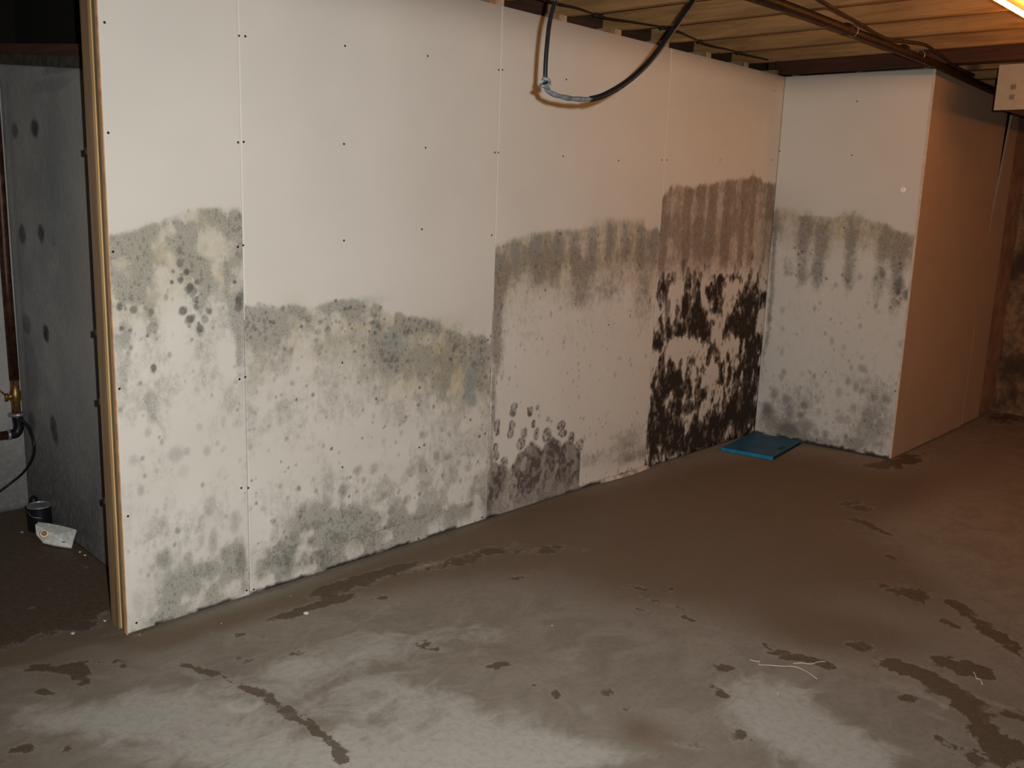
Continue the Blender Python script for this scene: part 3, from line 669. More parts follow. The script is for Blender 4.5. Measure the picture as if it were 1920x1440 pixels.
# grey brown patch low on the left
pa = [(915, 885), (930, 862), (955, 882), (985, 838), (1000, 832), (1015, 842), (1035, 822), (1052, 832), (1075, 828), (1092, 850), (1094, 895), (1085, 912)]
q = [Cc.c(*p) for p in pa]
topz = np.interp(Cc.us, [a[0] for a in q], [a[1] for a in q], right=-1)[None, :]
ur = Cc.c(1093, 880)[0]
inside = sstep(-.012, .02, topz - Cc.Z + .05*(fbm(Cc.U*18, Cc.Z*16, 61, 3)-.5))*(1-sstep(ur-.01, ur+.012, Cc.U+.03*(fbm(Cc.U*20, Cc.Z*14, 5, 2)-.5)))
holes = sstep(.60, .68, fbm(Cc.U*21, Cc.Z*15, 66, 2))
fade = .45+.55*sstep(.02, .12, Cc.Z)
Cc.spot = np.maximum(Cc.spot, inside*(1-.85*holes)*fade*(.55+.5*sstep(.3, .6, fbm(Cc.U*30, Cc.Z*20, 71, 3))))
Cc.haze += .5*inside
Cc.ells('spot', [(932, 799, 6, 12), (933, 811, 4, 6), (964, 762, 6, 8, .75), (962, 774, 6, 8, .9), (994, 772, 5, 10), (1008, 764, 3, 5, .8), (1000, 795, 4, 8), (960, 797, 6, 9, .8), (957, 812, 6, 10, .8), (982, 812, 6, 10, .7), (977, 832, 8, 12, .85), (1006, 814, 5, 12), (1025, 816, 9, 15, .8), (1027, 785, 4, 5, .5), (1034, 790, 2.5, 3, .7), (1052, 799, 8, 10, 1), (1055, 812, 9, 8, 1), (1071, 822, 6, 12, .9), (929, 840, 5, 8), (931, 855, 5, 10, .9), (1040, 835, 12, 10, .8), (945, 868, 8, 12, .8), (1086, 835, 8, 12, .7), (975, 855, 6, 8, .9)], .95, soft=.22, wob=.5, ring=True)
Cc.black += .95*(1-sstep(.012, .026, Cc.Z+.016*(fbm(Cc.U*50, Cc.Z*50, 24, 3)-.5)))*sstep(.35, .6, fbm(Cc.U*9, Cc.Z*2, 28, 3))

# sheet D: the black one
D = Sheet(X2+GAP, X3-.001, 1.62, to_main, seed=4)
dz, edge = D.waterline([(1243, 362), (1258, 347), (1300, 343), (1340, 342), (1370, 332), (1410, 327), (1452, 342)], .03)
stk = fbm(D.U*15+.5*fbm(D.U*3, D.Z*3, 2, 2), D.Z*.7, 81, 2); sk = sstep(.35, .65, stk)
nz = fbm(D.U*14, D.Z*8, 85, 4)
_, zt = D.c(1340, 500)
upper = sstep(zt-.10, zt+.05, D.Z)
D.tan += edge*(upper*(.38+.35*nz)*(.7+.5*sk) + .10)
D.haze += edge*upper*(.18+.30*sk+.30*nz)*(.6+.4*D.band(0, .4, .1))
D.blue += edge*upper*.18*sstep(.5, .7, fbm(D.U*8, D.Z*.8, 95, 2))*D.band(0, .25, .05)
dens = np.zeros_like(D.U)
for px, py, rx, ry, v in (
        (1246, 545, 11, 26, .75), (1300, 590, 32, 34, .75), (1285, 575, 20, 25, .4), (1300, 535, 24, 20, .3), (1345, 550, 22, 25, .6), (1250, 610, 16, 22, .5), (1265, 625, 24, 12, .4), (1310, 620, 22, 18, .6), (1345, 575, 12, 14, .5),
        (1365, 605, 20, 16, .5), (1400, 580, 17, 44, .9), (1380, 615, 20, 20, .5), (1432, 560, 12, 22, .45), (1400, 690, 24, 90, .62), (1365, 690, 20, 50, .45), (1418, 640, 16, 60, .4), (1235, 640, 12, 20, .7), (1238, 690, 10, 24, .5),
        (1270, 700, 28, 40, .42), (1320, 680, 24, 40, .30), (1265, 740, 36, 40, .5), (1250, 800, 32, 36, .85), (1300, 815, 34, 30, .75), (1345, 800, 30, 30, .5), (1385, 780, 34, 50, .6), (1320, 750, 34, 30, .42), (1230, 760, 14, 60, .55), (1225, 830, 14, 34, .8), (1290, 835, 40, 16, .7), (1410, 775, 16, 50, .45), (1340, 640, 20, 18, .35), (1350, 835, 40, 10, .5),
        (1365, 520, 30, 10, .25), (1280, 515, 30, 10, .25), (1415, 520, 16, 14, .25), (1440, 590, 8, 50, .25)):
    dens += v*D.gauss(px, py, rx, ry)
for px, py, rx, ry, v in ((1282, 655, 17, 13, .42), (1345, 625, 10, 20, .6), (1292, 690, 14, 14, .25), (1262, 565, 7, 20, .5), (1333, 700, 8, 24, .35), (1275, 545, 9, 16, .3), (1320, 560, 6, 16, .4), (1372, 645, 12, 20, .5), (1270, 785, 14, 10, .35), (1290, 800, 10, 20, .35), (1385, 700, 5, 24, .2), (1425, 600, 9, 30, .45), (1345, 740, 9, 26, .4), (1310, 775, 18, 14, .3), (1365, 800, 10, 18, .3), (1240, 840, 8, 6, .5)):
    dens -= v*D.gauss(px, py, rx, ry)
tex = fbm(D.U*27+.6*fbm(D.U*12, D.Z*9, 7, 2), D.Z*15, 101, 3); fine = fbm(D.U*60, D.Z*42, 107, 3)
val = np.clip(dens*1.12+.04*(1-upper), -.2, 1.1)*.74 + 1.25*(tex-.5) + .40*(fine-.5)
low = sstep(.04, .16, dens)
val = val*low - .2*(1-low)
brown = sstep(.30, .37, val)
D.brown += np.maximum(brown*.93, .42*sstep(.20, .27, val))
D.black += sstep(.44, .66, val+.35*(fine-.5))*.85
D.spot += .35*sstep(.16, .36, val)*(1-upper)*sstep(.35, .6, fine)
rim = (D.Z < zt+.02)
D.scatter('brown', 700, np.clip(.45*np.exp(-((D.Z-(zt-.06))/.07)**2), 0, 1), .010, .026, .5, .9, el=1.9, soft=.25, wob=.5)
D.scatter('brown', 1500, .13*rim*(dens > .05), .006, .016, .4, .8, el=1.6, soft=.3)
D.scatter('spot', 1500, .2*rim.astype(float), .005, .012, .3, .6, el=1.5)
D.black += .95*(1-sstep(.012, .03, D.Z+.016*(fbm(D.U*50, D.Z*50, 34, 3)-.5)))
D.black *= 1-.75*sstep(.0, .012, .03-D.Z)*sstep(.45, .6, fbm(D.U*30, D.Z*40, 37, 2))

for s, m in ((A, M_dry), (B, M_dry), (Cc, M_dry_c), (D, M_dry_d)):
    s.obj = s.build('drywall_sheet', fn_main, m, wall, (0, 0.0125, 0))
A.obj['label'] = 'narrow mouldy drywall sheet at the open end of the wall'
B.obj['label'] = 'wide drywall sheet with a low grey waterline'
Cc.obj['label'] = 'drywall sheet with grey brown mould patch low on its left'
D.obj['label'] = 'drywall sheet overgrown with black mould'

# pale cut paper edges along the joints
for x, z0, z1 in ((0.0, 1.0, H), (X1, 0.95, H), (X2, 1.3, H)):
    box('paper_edge', (x-.0022, -.0011, z0), (x-.0002, .003, z1-.002), M_edge, wall)
box('joint_gap', (-.001, .004, .02), (.001, .013, H-.01), M_void, wall)
for x in (X1, X2): box('joint_gap', (x-.001, .004, .02), (x+.001, .013, H-.01), M_void, wall)

# screws
def screws(name, plane, lst, parent):
    bm = bmesh.new()
    for px, py in lst:
        if plane == 'main':
            u, z = to_main(px, py); c = Vector((u, 0, z)); n = Vector((0, -1, 0))
        else:
            u, z = to_ret(px, py); c = Vector((X3+u*_rd[0], u*_rd[1], z)); n = Vector((_rn[0], _rn[1], 0))
        m = Matrix.Translation(c+n*0.0006) @ n.to_track_quat('Z', 'Y').to_matrix().to_4x4()
        bmesh.ops.create_cone(bm, cap_ends=True, segments=8, radius1=.0042, radius2=.0034, depth=.0012, matrix=m)
    o = bm_obj(name, bm, M_screw, parent, world=False); o['kind'] = 'stuff'; return o
screws('screw_heads', 'main', [(196, 42), (203, 249), (212, 472), (224, 729), (240, 968), (256, 1168), (448, 67), (446.5, 267), (446, 463), (449, 711), (452.5, 915), (462.5, 1107)], A.obj)
screws('screw_heads', 'main', [(460, 68), (457, 266), (456, 460), (460, 707), (465.5, 915), (476, 1105), (647, 86), (645, 270), (645, 451), (642, 680), (642, 876), (802, 105), (798, 277), (791, 430), (786, 839), (785, 1010), (935, 131), (928, 286), (922, 441), (915, 637), (910, 813), (904, 970)], B.obj)
screws('screw_heads', 'main', [(942, 131), (934, 286), (1056, 293), (1062, 149), (1050, 438), (1160, 301), (1141, 609), (1241, 300), (1238, 440)], Cc.obj)
screws('screw_heads', 'main', [(1250, 300), (1350, 300), (1322, 433), (1452, 170), (1447, 300)], D.obj)

# bottom paper strip peeling off the third sheet
pk = [on_y(1060, 903)[0], 0.0]
bm = bmesh.new()
rows = []
for t in np.linspace(0, 1, 16):
    x = 2.06+t*(X2+.02-2.06); bul = .016*math.sin(t*2.6)+.002; hgt = .012+.003*math.sin(t*9)
    rows.append([bm.verts.new((x, -.002, hgt+.006)), bm.verts.new((x, -.004-bul*.8, hgt)), bm.verts.new((x, -.006-bul, .003)), bm.verts.new((x, -.003-bul, .003)), bm.verts.new((x, -.0005, hgt+.004))])
for a_, b_ in zip(rows, rows[1:]):
    for j in range(4): bm.faces.new((a_[j], a_[j+1], b_[j+1], b_[j]))
props(bm_obj('peeled_strip', bm, plain('peeled_paper', (0.50, 0.44, 0.37), 0.9, var=.35, scale=25), Cc.obj, world=False), 'curled strip of wet paper peeling along the foot')

# end of the wall: stud and strips
def strip(name, y0, y1, x0, z0, z1, mat, lab=None):
    bm = bmesh.new(); add_box(bm, (x0, y0, z0), (x0+.05, y1, z1), .0012)
    o = bm_obj(name, bm, mat, wall)
    if lab: o['label'] = lab
strip('end_stud', .0600, .1145, X0-.002, .002, ZJ-.002, M_stud, 'grey brown end stud')
strip('wood_strip', .0440, .0600, X0-.0025, .012, ZJ-.002, M_stud_y, 'yellow pine strip on the wall end')
strip('wood_strip', .0250, .0440, X0+.0005, .004, ZJ-.002, M_stud_g, 'recessed grey strip on the wall end')
strip('wood_strip', .0128, .0250, X0-.0015, .002, ZJ-.002, M_stud_o, 'orange strip beside the drywall edge')
box('drywall_edge', (X0-.0035, -.0002, .004), (X0-.0004, .0127, H), plain('raw_orange_edge', (.62, .37, .20), .85, var=.2, scale=20), wall)
for z in (1.52, .97, .75, .42): box('mud_lump', (X0-.006, .112, z), (X0+.004, .124, z+.02), M_dark, wall)

# ---- return wall
retw = box('wall_right', (X3+.05, -.70, .01), (X3+.09, -.05, .05), M_stud)
props(retw, 'short boxed-out drywall wall beside the corner', kind='structure')
Rr = Sheet(.0005, RL-.0125, 1.40, to_ret, seed=5)
dz, edge = Rr.waterline([(1452, 384), (1500, 396), (1550, 401), (1600, 398), (1650, 410), (1690, 427), (1722, 434)])
nz = fbm(Rr.U*16, Rr.Z*9, 105, 4)
Rr.tan += edge*Rr.band(0, .18, .05)*(.5+.6*fbm(Rr.U*8, Rr.Z*6, 109, 3))
Rr.haze += edge*(.24*Rr.band(0, .20, .04)*(.3+nz)+.08)
for px, y0, y1, w, v in ((1512, 410, 540, 11, .6), (1543, 415, 540, 14, .6), (1600, 410, 550, 12, .5), (1660, 430, 570, 14, .45), (1690, 440, 600, 13, .6), (1458, 400, 700, 5, .5), (1480, 480, 520, 12, .3)):
    Rr.haze += .8*v*Rr.col(px, y0, y1, w*.85)
Rr.haze *= 1-.7*np.clip(Rr.gauss(1570, 470, 10, 50)+Rr.gauss(1636, 465, 14, 40)+Rr.gauss(1480, 440, 12, 40), 0, 1)
dn = np.zeros_like(Rr.U)
for px, y0, y1, w, v in ((1500, 460, 530, 12, 1), (1535, 465, 535, 16, 1.2), (1594, 460, 530, 10, 1.2), (1655, 480, 540, 12, .7), (1688, 500, 590, 14, 1.2)):
    dn += v*Rr.col(px, y0, y1, w)
Rr.scatter('spot', 4200, dn*.16, .004, .010, .4, .8, el=1.2)
Rr.ells('spot', [(1700, 552, 7, 10, .8), (1686, 532, 9, 12, .7), (1684, 545, 6, 8, .8), (1655, 513, 6, 8, .6), (1478, 805, 22, 10, .6), (1438, 765, 9, 12, .7), (1475, 750, 8, 10, .6), (1508, 760, 7, 8, .6), (1480, 770, 7, 12, .55), (1500, 778, 6, 6, .6), (1513, 800, 14, 14, .6), (1495, 733, 6, 7, .3), (1452, 738, 7, 12, .5), (1548, 813, 7, 7, .5), (1530, 811, 6, 7, .5), (1590, 715, 5, 8, .45), (1605, 725, 5, 10, .45), (1615, 733, 5, 6, .5), (1573, 736, 6, 10, .35), (1600, 765, 6, 8, .4), (1575, 785, 9, 8, .4), (1617, 690, 8, 7, .4), (1640, 745, 6, 8, .45), (1662, 748, 8, 8, .45), (1635, 740, 4, 6, .4), (1560, 640, 4, 7, .35), (1466, 660, 4, 8, .3), (1465, 708, 5, 5, .35)], soft=.6, wob=.5)
lowr = 1-sstep(.05, .75, Rr.Z)
Rr.scatter('spot', 1900, edge*(.03+.16*lowr), .006, .017, .15, .45, el=1.3, soft=.6)
Rr.blobs('haze', [(1460, 800, 40, 20, .5), (1440, 780, 14, 16, .4), (1520, 825, 60, 8, .6), (1640, 790, 40, 30, .25), (1600, 830, 40, 10, .3), (1500, 760, 40, 40, .15), (1640, 735, 50, 40, .15), (1620, 810, 50, 30, .15)])
Rr.black += .9*(1-sstep(.012, .03, Rr.Z+.02*(fbm(Rr.U*50, Rr.Z*50, 44, 3)-.5)))*sstep(.2, .5, fbm(Rr.U*9, Rr.Z*2, 48, 3))
Rr.obj = Rr.build('drywall_sheet', fn_ret, drywall_mat('drywall_paper_return', hazec=(.22, .20, .165), spotc=(.10, .085, .08)), retw, (-_rn[0]*.0125, -_rn[1]*.0125, 0))
Rr.obj['label'] = 'mouldy drywall sheet of the boxed-out wall'
screws('screw_heads', 'ret', [(1607, 190), (1462, 283), (1597, 291), (1733, 300), (1583, 427), (1715, 455), (1548, 698), (1679, 733), (1531, 825), (1660, 855)], Rr.obj)
# corner bead
box('corner_edge', (OX-.0035, OY-.0010, .01), (OX+.001, OY+.012, H), plain('corner_paper', (.66, .54, .42), .9, var=.1), retw)
# stud tops above the return wall
for t in (.05, .43, .80):
    p = np.array([X3+.045, 0])+t*_rd
    box('stud', (p[0]-.02, p[1]-.02, .04), (p[0]+.035, p[1]+.02, 2.228), M_joist, retw)
# stud tops above the main wall read as pale ends just over the drywall
for n in range(-3, 3):
    x = 2.483+.4064*n-.03
    box('stud_top', (x-.025, .016, 2.188), (x+.012, .055, ZJ-.001), plain('stud_top_%d' % n, (.5, .33, .2), .8) if n == -3 else bpy.data.materials['stud_top_-3'], wall)

# ---- side wall running on behind the boxed corner
sidew = box('wall_side', (OX+.10, OY+.03, .01), (FARX-.02, OY+.06, .05), M_stud)
props(sidew, 'shadowed drywall side wall running to the far corner', kind='structure')
def slab(name, pts, mat, lab):
    o = prism(name, [(x, y, z) for x, y, z in pts], (0, .0125, 0), mat, sidew); o['label'] = lab; return o
M_side1 = plain('drywall_paper_warm_lit', (.44, .32, .22), 0.92, var=.04, scale=3, bmp=0.05)  # drywall colour darkened and browned to imitate dim warm light
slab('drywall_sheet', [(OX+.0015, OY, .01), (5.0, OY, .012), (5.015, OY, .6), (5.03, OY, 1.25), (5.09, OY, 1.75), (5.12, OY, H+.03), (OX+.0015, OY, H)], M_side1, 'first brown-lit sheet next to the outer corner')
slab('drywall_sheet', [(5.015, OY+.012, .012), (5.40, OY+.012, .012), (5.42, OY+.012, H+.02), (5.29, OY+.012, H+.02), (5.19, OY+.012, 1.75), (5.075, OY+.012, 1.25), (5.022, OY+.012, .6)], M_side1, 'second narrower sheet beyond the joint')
slab('drywall_sheet', [(5.405, OY+.02, .03), (FARX-.005, OY+.02, .03), (FARX-.005, OY+.02, H), (5.425, OY+.02, H)], plain('darker_brown_sheet', (.30, .19, .12), .9, var=.25, scale=8), 'last sheet near the far corner, in a darker brown')  # last stretch up to the corner in a darker brown
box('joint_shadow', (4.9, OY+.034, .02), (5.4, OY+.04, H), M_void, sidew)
box('paper_edge', (5.0, OY-.0015, .02), (5.003, OY+.004, .7), M_side1, sidew)

# ---- far wall
farw = box('wall_far', (FARX, -5.0, 0), (FARX+.12, -.82, 2.468), M_far)
props(farw, 'brown stained far wall', kind='structure')
# ---- room shell behind the camera
shell = plain('shell_block_wall', (.20, .17, .14), .9, var=.2, scale=4)  # one plain brown grey for the shell walls
props(box('wall_front', (-3.5, -5.12, 0), (FARX+.12, -5.0, 2.468), shell), kind='structure')
props(box('wall_left', (-3.62, -5.12, 0), (-3.5, 1.62, 2.468), shell), kind='structure')

# ---- concrete recess on the left
XC, YC = -.245, 1.50
xw = lambda y: -.247+(y-.6)*.063
concz = lambda y: 1.823+(y-.6)*(1.887-1.823)/.72
us = np.linspace(.118, YC, 150); vs = np.linspace(0, 1, 190)
Uc, Vc = np.meshgrid(us, vs); Zc = Vc*concz(Uc)
dk = np.zeros_like(Uc)
def cpt(px, py):
    p = on_x(px, py, XC)
    for _ in range(5): p = on_x(px, py, xw(p[1]))
    return p[1], p[2]
for px, py, rx, ry, v in ((65, 240, 8, 18, .95), (28, 245, 6, 14, .7), (42, 440, 7, 20, .75), (77, 438, 6, 17, .9), (86, 625, 6, 16, 1), (50, 608, 8, 20, .5), (100, 800, 6, 20, .7), (104, 820, 5, 14, .6), (60, 790, 7, 20, .35), (100, 455, 4, 8, .3), (90, 160, 40, 14, .25), (110, 130, 40, 8, .35), (60, 700, 12, 60, .2)):
    y_, z_ = cpt(px, py); y2, _ = cpt(px+3, py); _, z2 = cpt(px, py+3)
    a_ = abs(y2-y_)/3; b_ = abs(z2-z_)/3
    dd = np.sqrt(((Uc-y_)/(rx*a_))**2+((Zc-z_)/(ry*b_))**2)+.35*(fbm(Uc*40, Zc*30, 4, 3)-.5)
    dk = np.maximum(dk, v*(1-sstep(.7, 1.2, dd)))
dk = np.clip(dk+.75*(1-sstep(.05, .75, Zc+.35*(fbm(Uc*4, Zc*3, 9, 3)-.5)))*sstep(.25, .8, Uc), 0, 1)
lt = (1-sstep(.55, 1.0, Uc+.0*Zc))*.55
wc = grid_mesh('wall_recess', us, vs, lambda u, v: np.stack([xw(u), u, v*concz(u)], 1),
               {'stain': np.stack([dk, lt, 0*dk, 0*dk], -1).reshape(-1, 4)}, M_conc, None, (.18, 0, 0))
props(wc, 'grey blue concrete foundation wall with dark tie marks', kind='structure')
us = np.linspace(-3.5, XC+.26, 120); vs = np.linspace(0, 1.93, 90)
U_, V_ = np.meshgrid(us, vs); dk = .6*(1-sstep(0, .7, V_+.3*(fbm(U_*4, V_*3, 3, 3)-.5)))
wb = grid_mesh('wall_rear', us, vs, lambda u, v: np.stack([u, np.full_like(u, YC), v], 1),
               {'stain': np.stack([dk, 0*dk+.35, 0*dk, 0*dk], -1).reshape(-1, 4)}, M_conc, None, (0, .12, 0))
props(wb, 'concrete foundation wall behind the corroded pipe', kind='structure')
# shade band and sill timber on top of the concrete
def yprism(name, prof, mat, lab):
    a0, a1 = .118, YC+.12
    pts = []
    bm = bmesh.new(); r_ = []
    for y_ in (a0, a1):
        zz = concz(y_); r_.append([bm.verts.new((x_-XC+xw(y_), y_, zz+z_)) for x_, z_ in prof])
    n = len(prof); bm.faces.new(r_[0]); bm.faces.new(r_[1])
    for i in range(n): bm.faces.new((r_[0][i], r_[0][(i+1) % n], r_[1][(i+1) % n], r_[1][i]))
    o = bm_obj(name, bm, mat, None); props(o, lab, kind='structure')
yprism('trim_1', [(XC-.015, .001), (XC+.17, .001), (XC+.17, .038), (XC-.015, .038)], plain('shade_band', (.055, .055, .042), .9, var=.5, scale=25), 'grey green band for the shade along the concrete top')  # dark strip painting the shade below the timber
yprism('trim_2', [(XC-.004, .039), (XC+.17, .039), (XC+.17, .080), (XC-.004, .080)], M_sill, 'reddish brown sill timber above the shade band')
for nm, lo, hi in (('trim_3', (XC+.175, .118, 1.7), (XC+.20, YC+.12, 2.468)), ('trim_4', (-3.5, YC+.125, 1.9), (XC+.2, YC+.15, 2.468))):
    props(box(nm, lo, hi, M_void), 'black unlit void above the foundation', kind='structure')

# ---- soffit end at the right
sof = box('trim_5', (3.755, -2.3, 1.985), (FARX-.01, -1.185, 2.20), plain('soffit_brown', (.22, .14, .09), .9))
props(sof, 'drywall soffit box under the header beam', kind='structure')
bm = bmesh.new(); add_box(bm, (3.742, -2.3, 1.972), (3.7545, -1.178, 2.20), .001)
props(bm_obj('soffit_board', bm, plain('grey_soffit_board', (.36, .32, .26), .9, var=.06), sof), 'pale board closing the soffit end')
for px, py in ((1900, 163), (1897, 182)):
    p = on_x(px, py, 3.741); box('patch', (3.7395, p[1]-.012, p[2]-.012), (3.7418, p[1]+.012, p[2]+.012), plain('grey_patch', (.17, .155, .15), .8) if py == 163 else bpy.data.materials['grey_patch'], sof)

# ================================================================== THINGS
# ---- iron pipe under the joists
t = empty('water_pipe', (1.5, -.86, 2.205))
props(t, 'long dark brown iron pipe strapped under the joists', 'pipe')
tube('pipe_run', [(.2, -.925, 2.207), (2.0, -.930, 2.207), (3.62, -.935, 2.190), (4.25, -.94, 2.165), (5.2, -.95, 2.14)], .020, M_pipe, t, 14)
for x in (2.483, 3.296, 1.264):
    bm = bmesh.new(); add_tube(bm, [(x, -.93+.0245*math.cos(a), 2.207+.0245*math.sin(a)) for a in [2*math.pi*i/12 for i in range(13)]], .0025, 5)
    bm_obj('pipe_strap', bm, M_steel, t)
for x in (2.42, 3.08):
    lathe('coupling', [(.023, -.02), (.025, -.018), (.025, .018), (.023, .02)], (x, -.93, 2.206), M_pipe, t, 14, Matrix.Rotation(math.pi/2, 4, 'Y'))

# ---- electric cables under the joists
zc = ZJ-.008
pts = [(.9, -1.35, zc), (1.55, -1.12, zc), (1.868, -1.055, zc), (2.15, -1.02, zc-.004), (2.41, -.985, zc), (2.749, -.966, zc-.012), (2.95, -.99, zc-.002), (3.085, -1.025, zc), (3.3, -1.0, zc), (3.52, -.985, zc-.012), (3.64, -.975, 2.203), (4.0, -.975, 2.19)]
t = tube('electric_cable', smooth_path(pts), .0075, M_wire)
props(t, 'dark sagging cable weaving beside the brown iron pipe', 'cable', 'loose cables under the joists')
pts = []
for px, py in ((950, -22), (1000, -6), (1040, 5), (1085, 16), (1130, 32), (1190, 42), (1260, 55), (1300, 72), (1330, 85), (1365, 93), (1400, 103), (1440, 112)):
    p = on_floor(px, py, ZJ-.006); pts.append((p[0], min(p[1], -.06), ZJ-.006))
t = tube('electric_cable', smooth_path(pts, 5), .0042, M_wire)
props(t, 'thin dark cable stapled across the joists close to the long wall', 'cable', 'loose cables under the joists')
st_ = t
for n in range(-2, 3):
    x = 2.483+.4064*n
    y_ = np.interp(x, [p[0] for p in pts], [p[1] for p in pts])
    box('staple', (x-.004, y_-.009, ZJ-.013), (x+.004, y_+.009, ZJ), M_screw, st_)

# ---- the black cable loop hanging in the room
YL = -1.06
lp = [(1058, -60), (1046, -20), (1040, 5), (1031, 40), (1026, 80), (1023, 120), (1022, 158)]
left = [on_y(px, py, YL) for px, py in lp]
rp = [(1022, 158), (1026, 168), (1036, 176), (1060, 183), (1085, 186), (1112, 185), (1140, 175), (1180, 150), (1215, 118), (1245, 80), (1275, 38), (1303, -4), (1335, -60)]
right = [on_y(px, py, YL) for px, py in rp]
t = empty('hanging_cable', tuple(left[0]))
props(t, 'thick black cable hanging in a loop in front of the wall', 'cable')
# extend to joist height
def up_to(p, q, z):
    k = (z-p[2])/(q[2]-p[2]); return p+(q-p)*k
left = [up_to(left[1], left[0], ZJ+.02)] + left[1:] if left[0][2] < ZJ else left
le = smooth_path([tuple(p) for p in left], 6)
tube('cable_leg', le, .0062, M_cable, t, 10)
ri = [p for p in right if p[2] < ZJ-.01]
ri.append(up_to(right[-3], right[-1], ZJ+.02))
rs = smooth_path([tuple(p) for p in ri], 6)
ks = [i for i, p in enumerate(rs)]
i0 = 6*2; i1 = 6*5
tube('cable_sweep', rs[i1-1:], .0088, M_cable, t, 12)
tube('taped_section', rs[:i1], [.0068+.0008*math.sin(i*1.1) for i in range(i1)], M_tape, t, 10)['label'] = 'grey taped lower section'
# knotted tape at the kink
c = Vector(right[0])
bm = bmesh.new()
add_tube(bm, smooth_path([c+Vector(v) for v in ((-.012, 0, .016), (.004, -.010, .010), (.014, .004, .004), (-.004, .010, -.002), (-.014, -.004, -.006), (.002, -.010, -.010), (.010, .0, -.016))], 5), .0048, 7)
add_tube(bm, [c+Vector((.010, -.002, .0)), c+Vector((.017, -.003, .006)), c+Vector((.019, -.002, -.001))], .003, 6)
add_tube(bm, [c+Vector((-.008, -.002, .004)), c+Vector((-.016, -.003, .010))], .003, 6)
bm_obj('tape_knot', bm, M_tape, t, smooth=True)['label'] = 'ragged grey tape knot at the kink'

# ---- tube lamp in the top right
t = empty('tube_lamp', (2.5, -1.70, 2.20))
props(t, 'glowing warm tube lamp under the joists at the upper right', 'lamp')
YT, ZT = -1.70, 2.155
tube('lamp_tube', [(1.72, YT, ZT), (2.2, YT, ZT), (3.55, YT, ZT)], .0085, M_tube, t, 14)
box('housing', (1.68, YT-.035, ZT+.03), (3.60, YT+.035, ZT+.075), M_house, t, .004)
for x in (1.685, 3.555): box('socket', (x, YT-.018, ZT-.02), (x+.03, YT+.018, ZT+.035), M_white, t, .003)

# ---- blue binder on the floor
def flr(px, py, z=0.0): p = on_floor(px, py, z); return Vector((p[0], p[1], 0))
bc = [flr(1360, 843, .0), flr(1441, 866, .0), flr(1503, 833, .0), flr(1412, 815, .0)]
# square it up around the measured corners
cen = sum(bc, Vector())/4
ax = ((bc[2]-bc[1])+(bc[3]-bc[0])).normalized(); ay = Vector((-ax.y, ax.x, 0))
Lx = ((bc[2]-bc[1]).length+(bc[3]-bc[0]).length)/4; Ly = ((bc[0]-bc[1]).length+(bc[3]-bc[2]).length)/4
t = empty('ring_binder', tuple(cen))
t.rotation_euler = (0, 0, math.atan2(ax.y, ax.x))
props(t, 'flat blue binder lying on the damp floor in the wall corner', 'binder')
def lbox(name, lo, hi, mat, bev=.001, tilt=0.0):
    bm = bmesh.new(); add_box(bm, lo, hi, bev)
    if tilt:
        for v in bm.verts: v.co.z += (v.co.x+Lx)*tilt
    return bm_obj(name, bm, mat, t, world=False)
lbox('back_cover', (-Lx, -Ly, .001), (Lx, Ly, .004), M_navy)
lbox('pages', (-Lx+.015, -Ly+.008, .0042), (Lx-.010, Ly-.008, .016), M_navy)
lbox('front_cover', (-Lx, -Ly, .0185), (Lx, Ly, .0215), M_blue, tilt=-.006)
lbox('spine', (-Lx-.003, -Ly, .0015), (-Lx+.001, Ly, .0215), M_blue2)['label'] = 'brighter blue spine'
lbox('latch', (-.05, -Ly+.02, .0205), (.03, -Ly+.05, .0222), M_navy, .0005)

# ---- pale threads and crumbs
def floor_line(name, pix, r, lab, cat, mat=M_thread, grp=None):
    pts = [tuple(on_floor(px, py, r+.0005)) for px, py in pix]
    o = tube(name, smooth_path(pts, 4), r, mat, None, 6); return props(o, lab, cat, grp)
floor_line('thread', [(1405, 1237), (1418, 1240), (1425, 1240), (1423, 1246), (1440, 1247), (1465, 1249), (1490, 1250), (1512, 1259), (1532, 1273)], .0011, 'longer pale kinked thread lying on the grey dry patch', 'thread')
floor_line('thread', [(1487, 1244), (1505, 1243), (1520, 1245), (1535, 1241), (1548, 1240)], .0013, 'short pale thread lying across the dark damp spot', 'thread')
floor_line('thread', [(1825, 1260), (1829, 1266), (1831, 1272), (1838, 1274), (1842, 1283)], .0019, 'curled white string at the right beside the wet patch', 'string')

o = lathe('white_floor_spot', [(.004, 0), (.0085, .0005), (.0095, .002), (.0085, .0045), (.004, .005)], (0, 0, 0), M_white, None, 16)  # small pale disc for the white spot on the floor
p = on_floor(574, 1151); o.location = (p[0], p[1], .0005)
props(o, 'small white oval spot on the floor near the second sheet', 'chip')
u, z = to_ret(1693, 356); cc = Vector((X3+u*_rd[0], u*_rd[1], z)); n = Vector((_rn[0], _rn[1], 0))
m = emis('x', (0, 0, 0), 0); bpy.data.materials.remove(m)
o = lathe('white_wall_spot', [(.0145, 0), (.0165, .002), (.0150, .005), (.008, .007), (.006, .006), (.003, .005)], (0, 0, 0), plain('glossy_white', (.95, .95, .85), .25, var=.03), None, 20)  # glossy pale disc for the white spot on this wall
o.matrix_world = Matrix.Translation(cc+n*.0003) @ n.to_track_quat('Z', 'Y').to_matrix().to_4x4()
props(o, 'round glossy white spot on the boxed-out wall', 'plug')
rc = random.Random(7)
cr = [(415, 1170, .5, 'tiny yellow crumb near the foot of the end sheet'), (545, 1118, .35, 'tiny pale crumb under the joint between the first two sheets'), (262, 1191, .4, 'tiny pale crumb in front of the wall end'), (1035, 1174, .5, 'tiny white crumb in the middle of the floor'), (1458, 1301, .5, 'tiny white crumb on the dry patch below the long thread')]
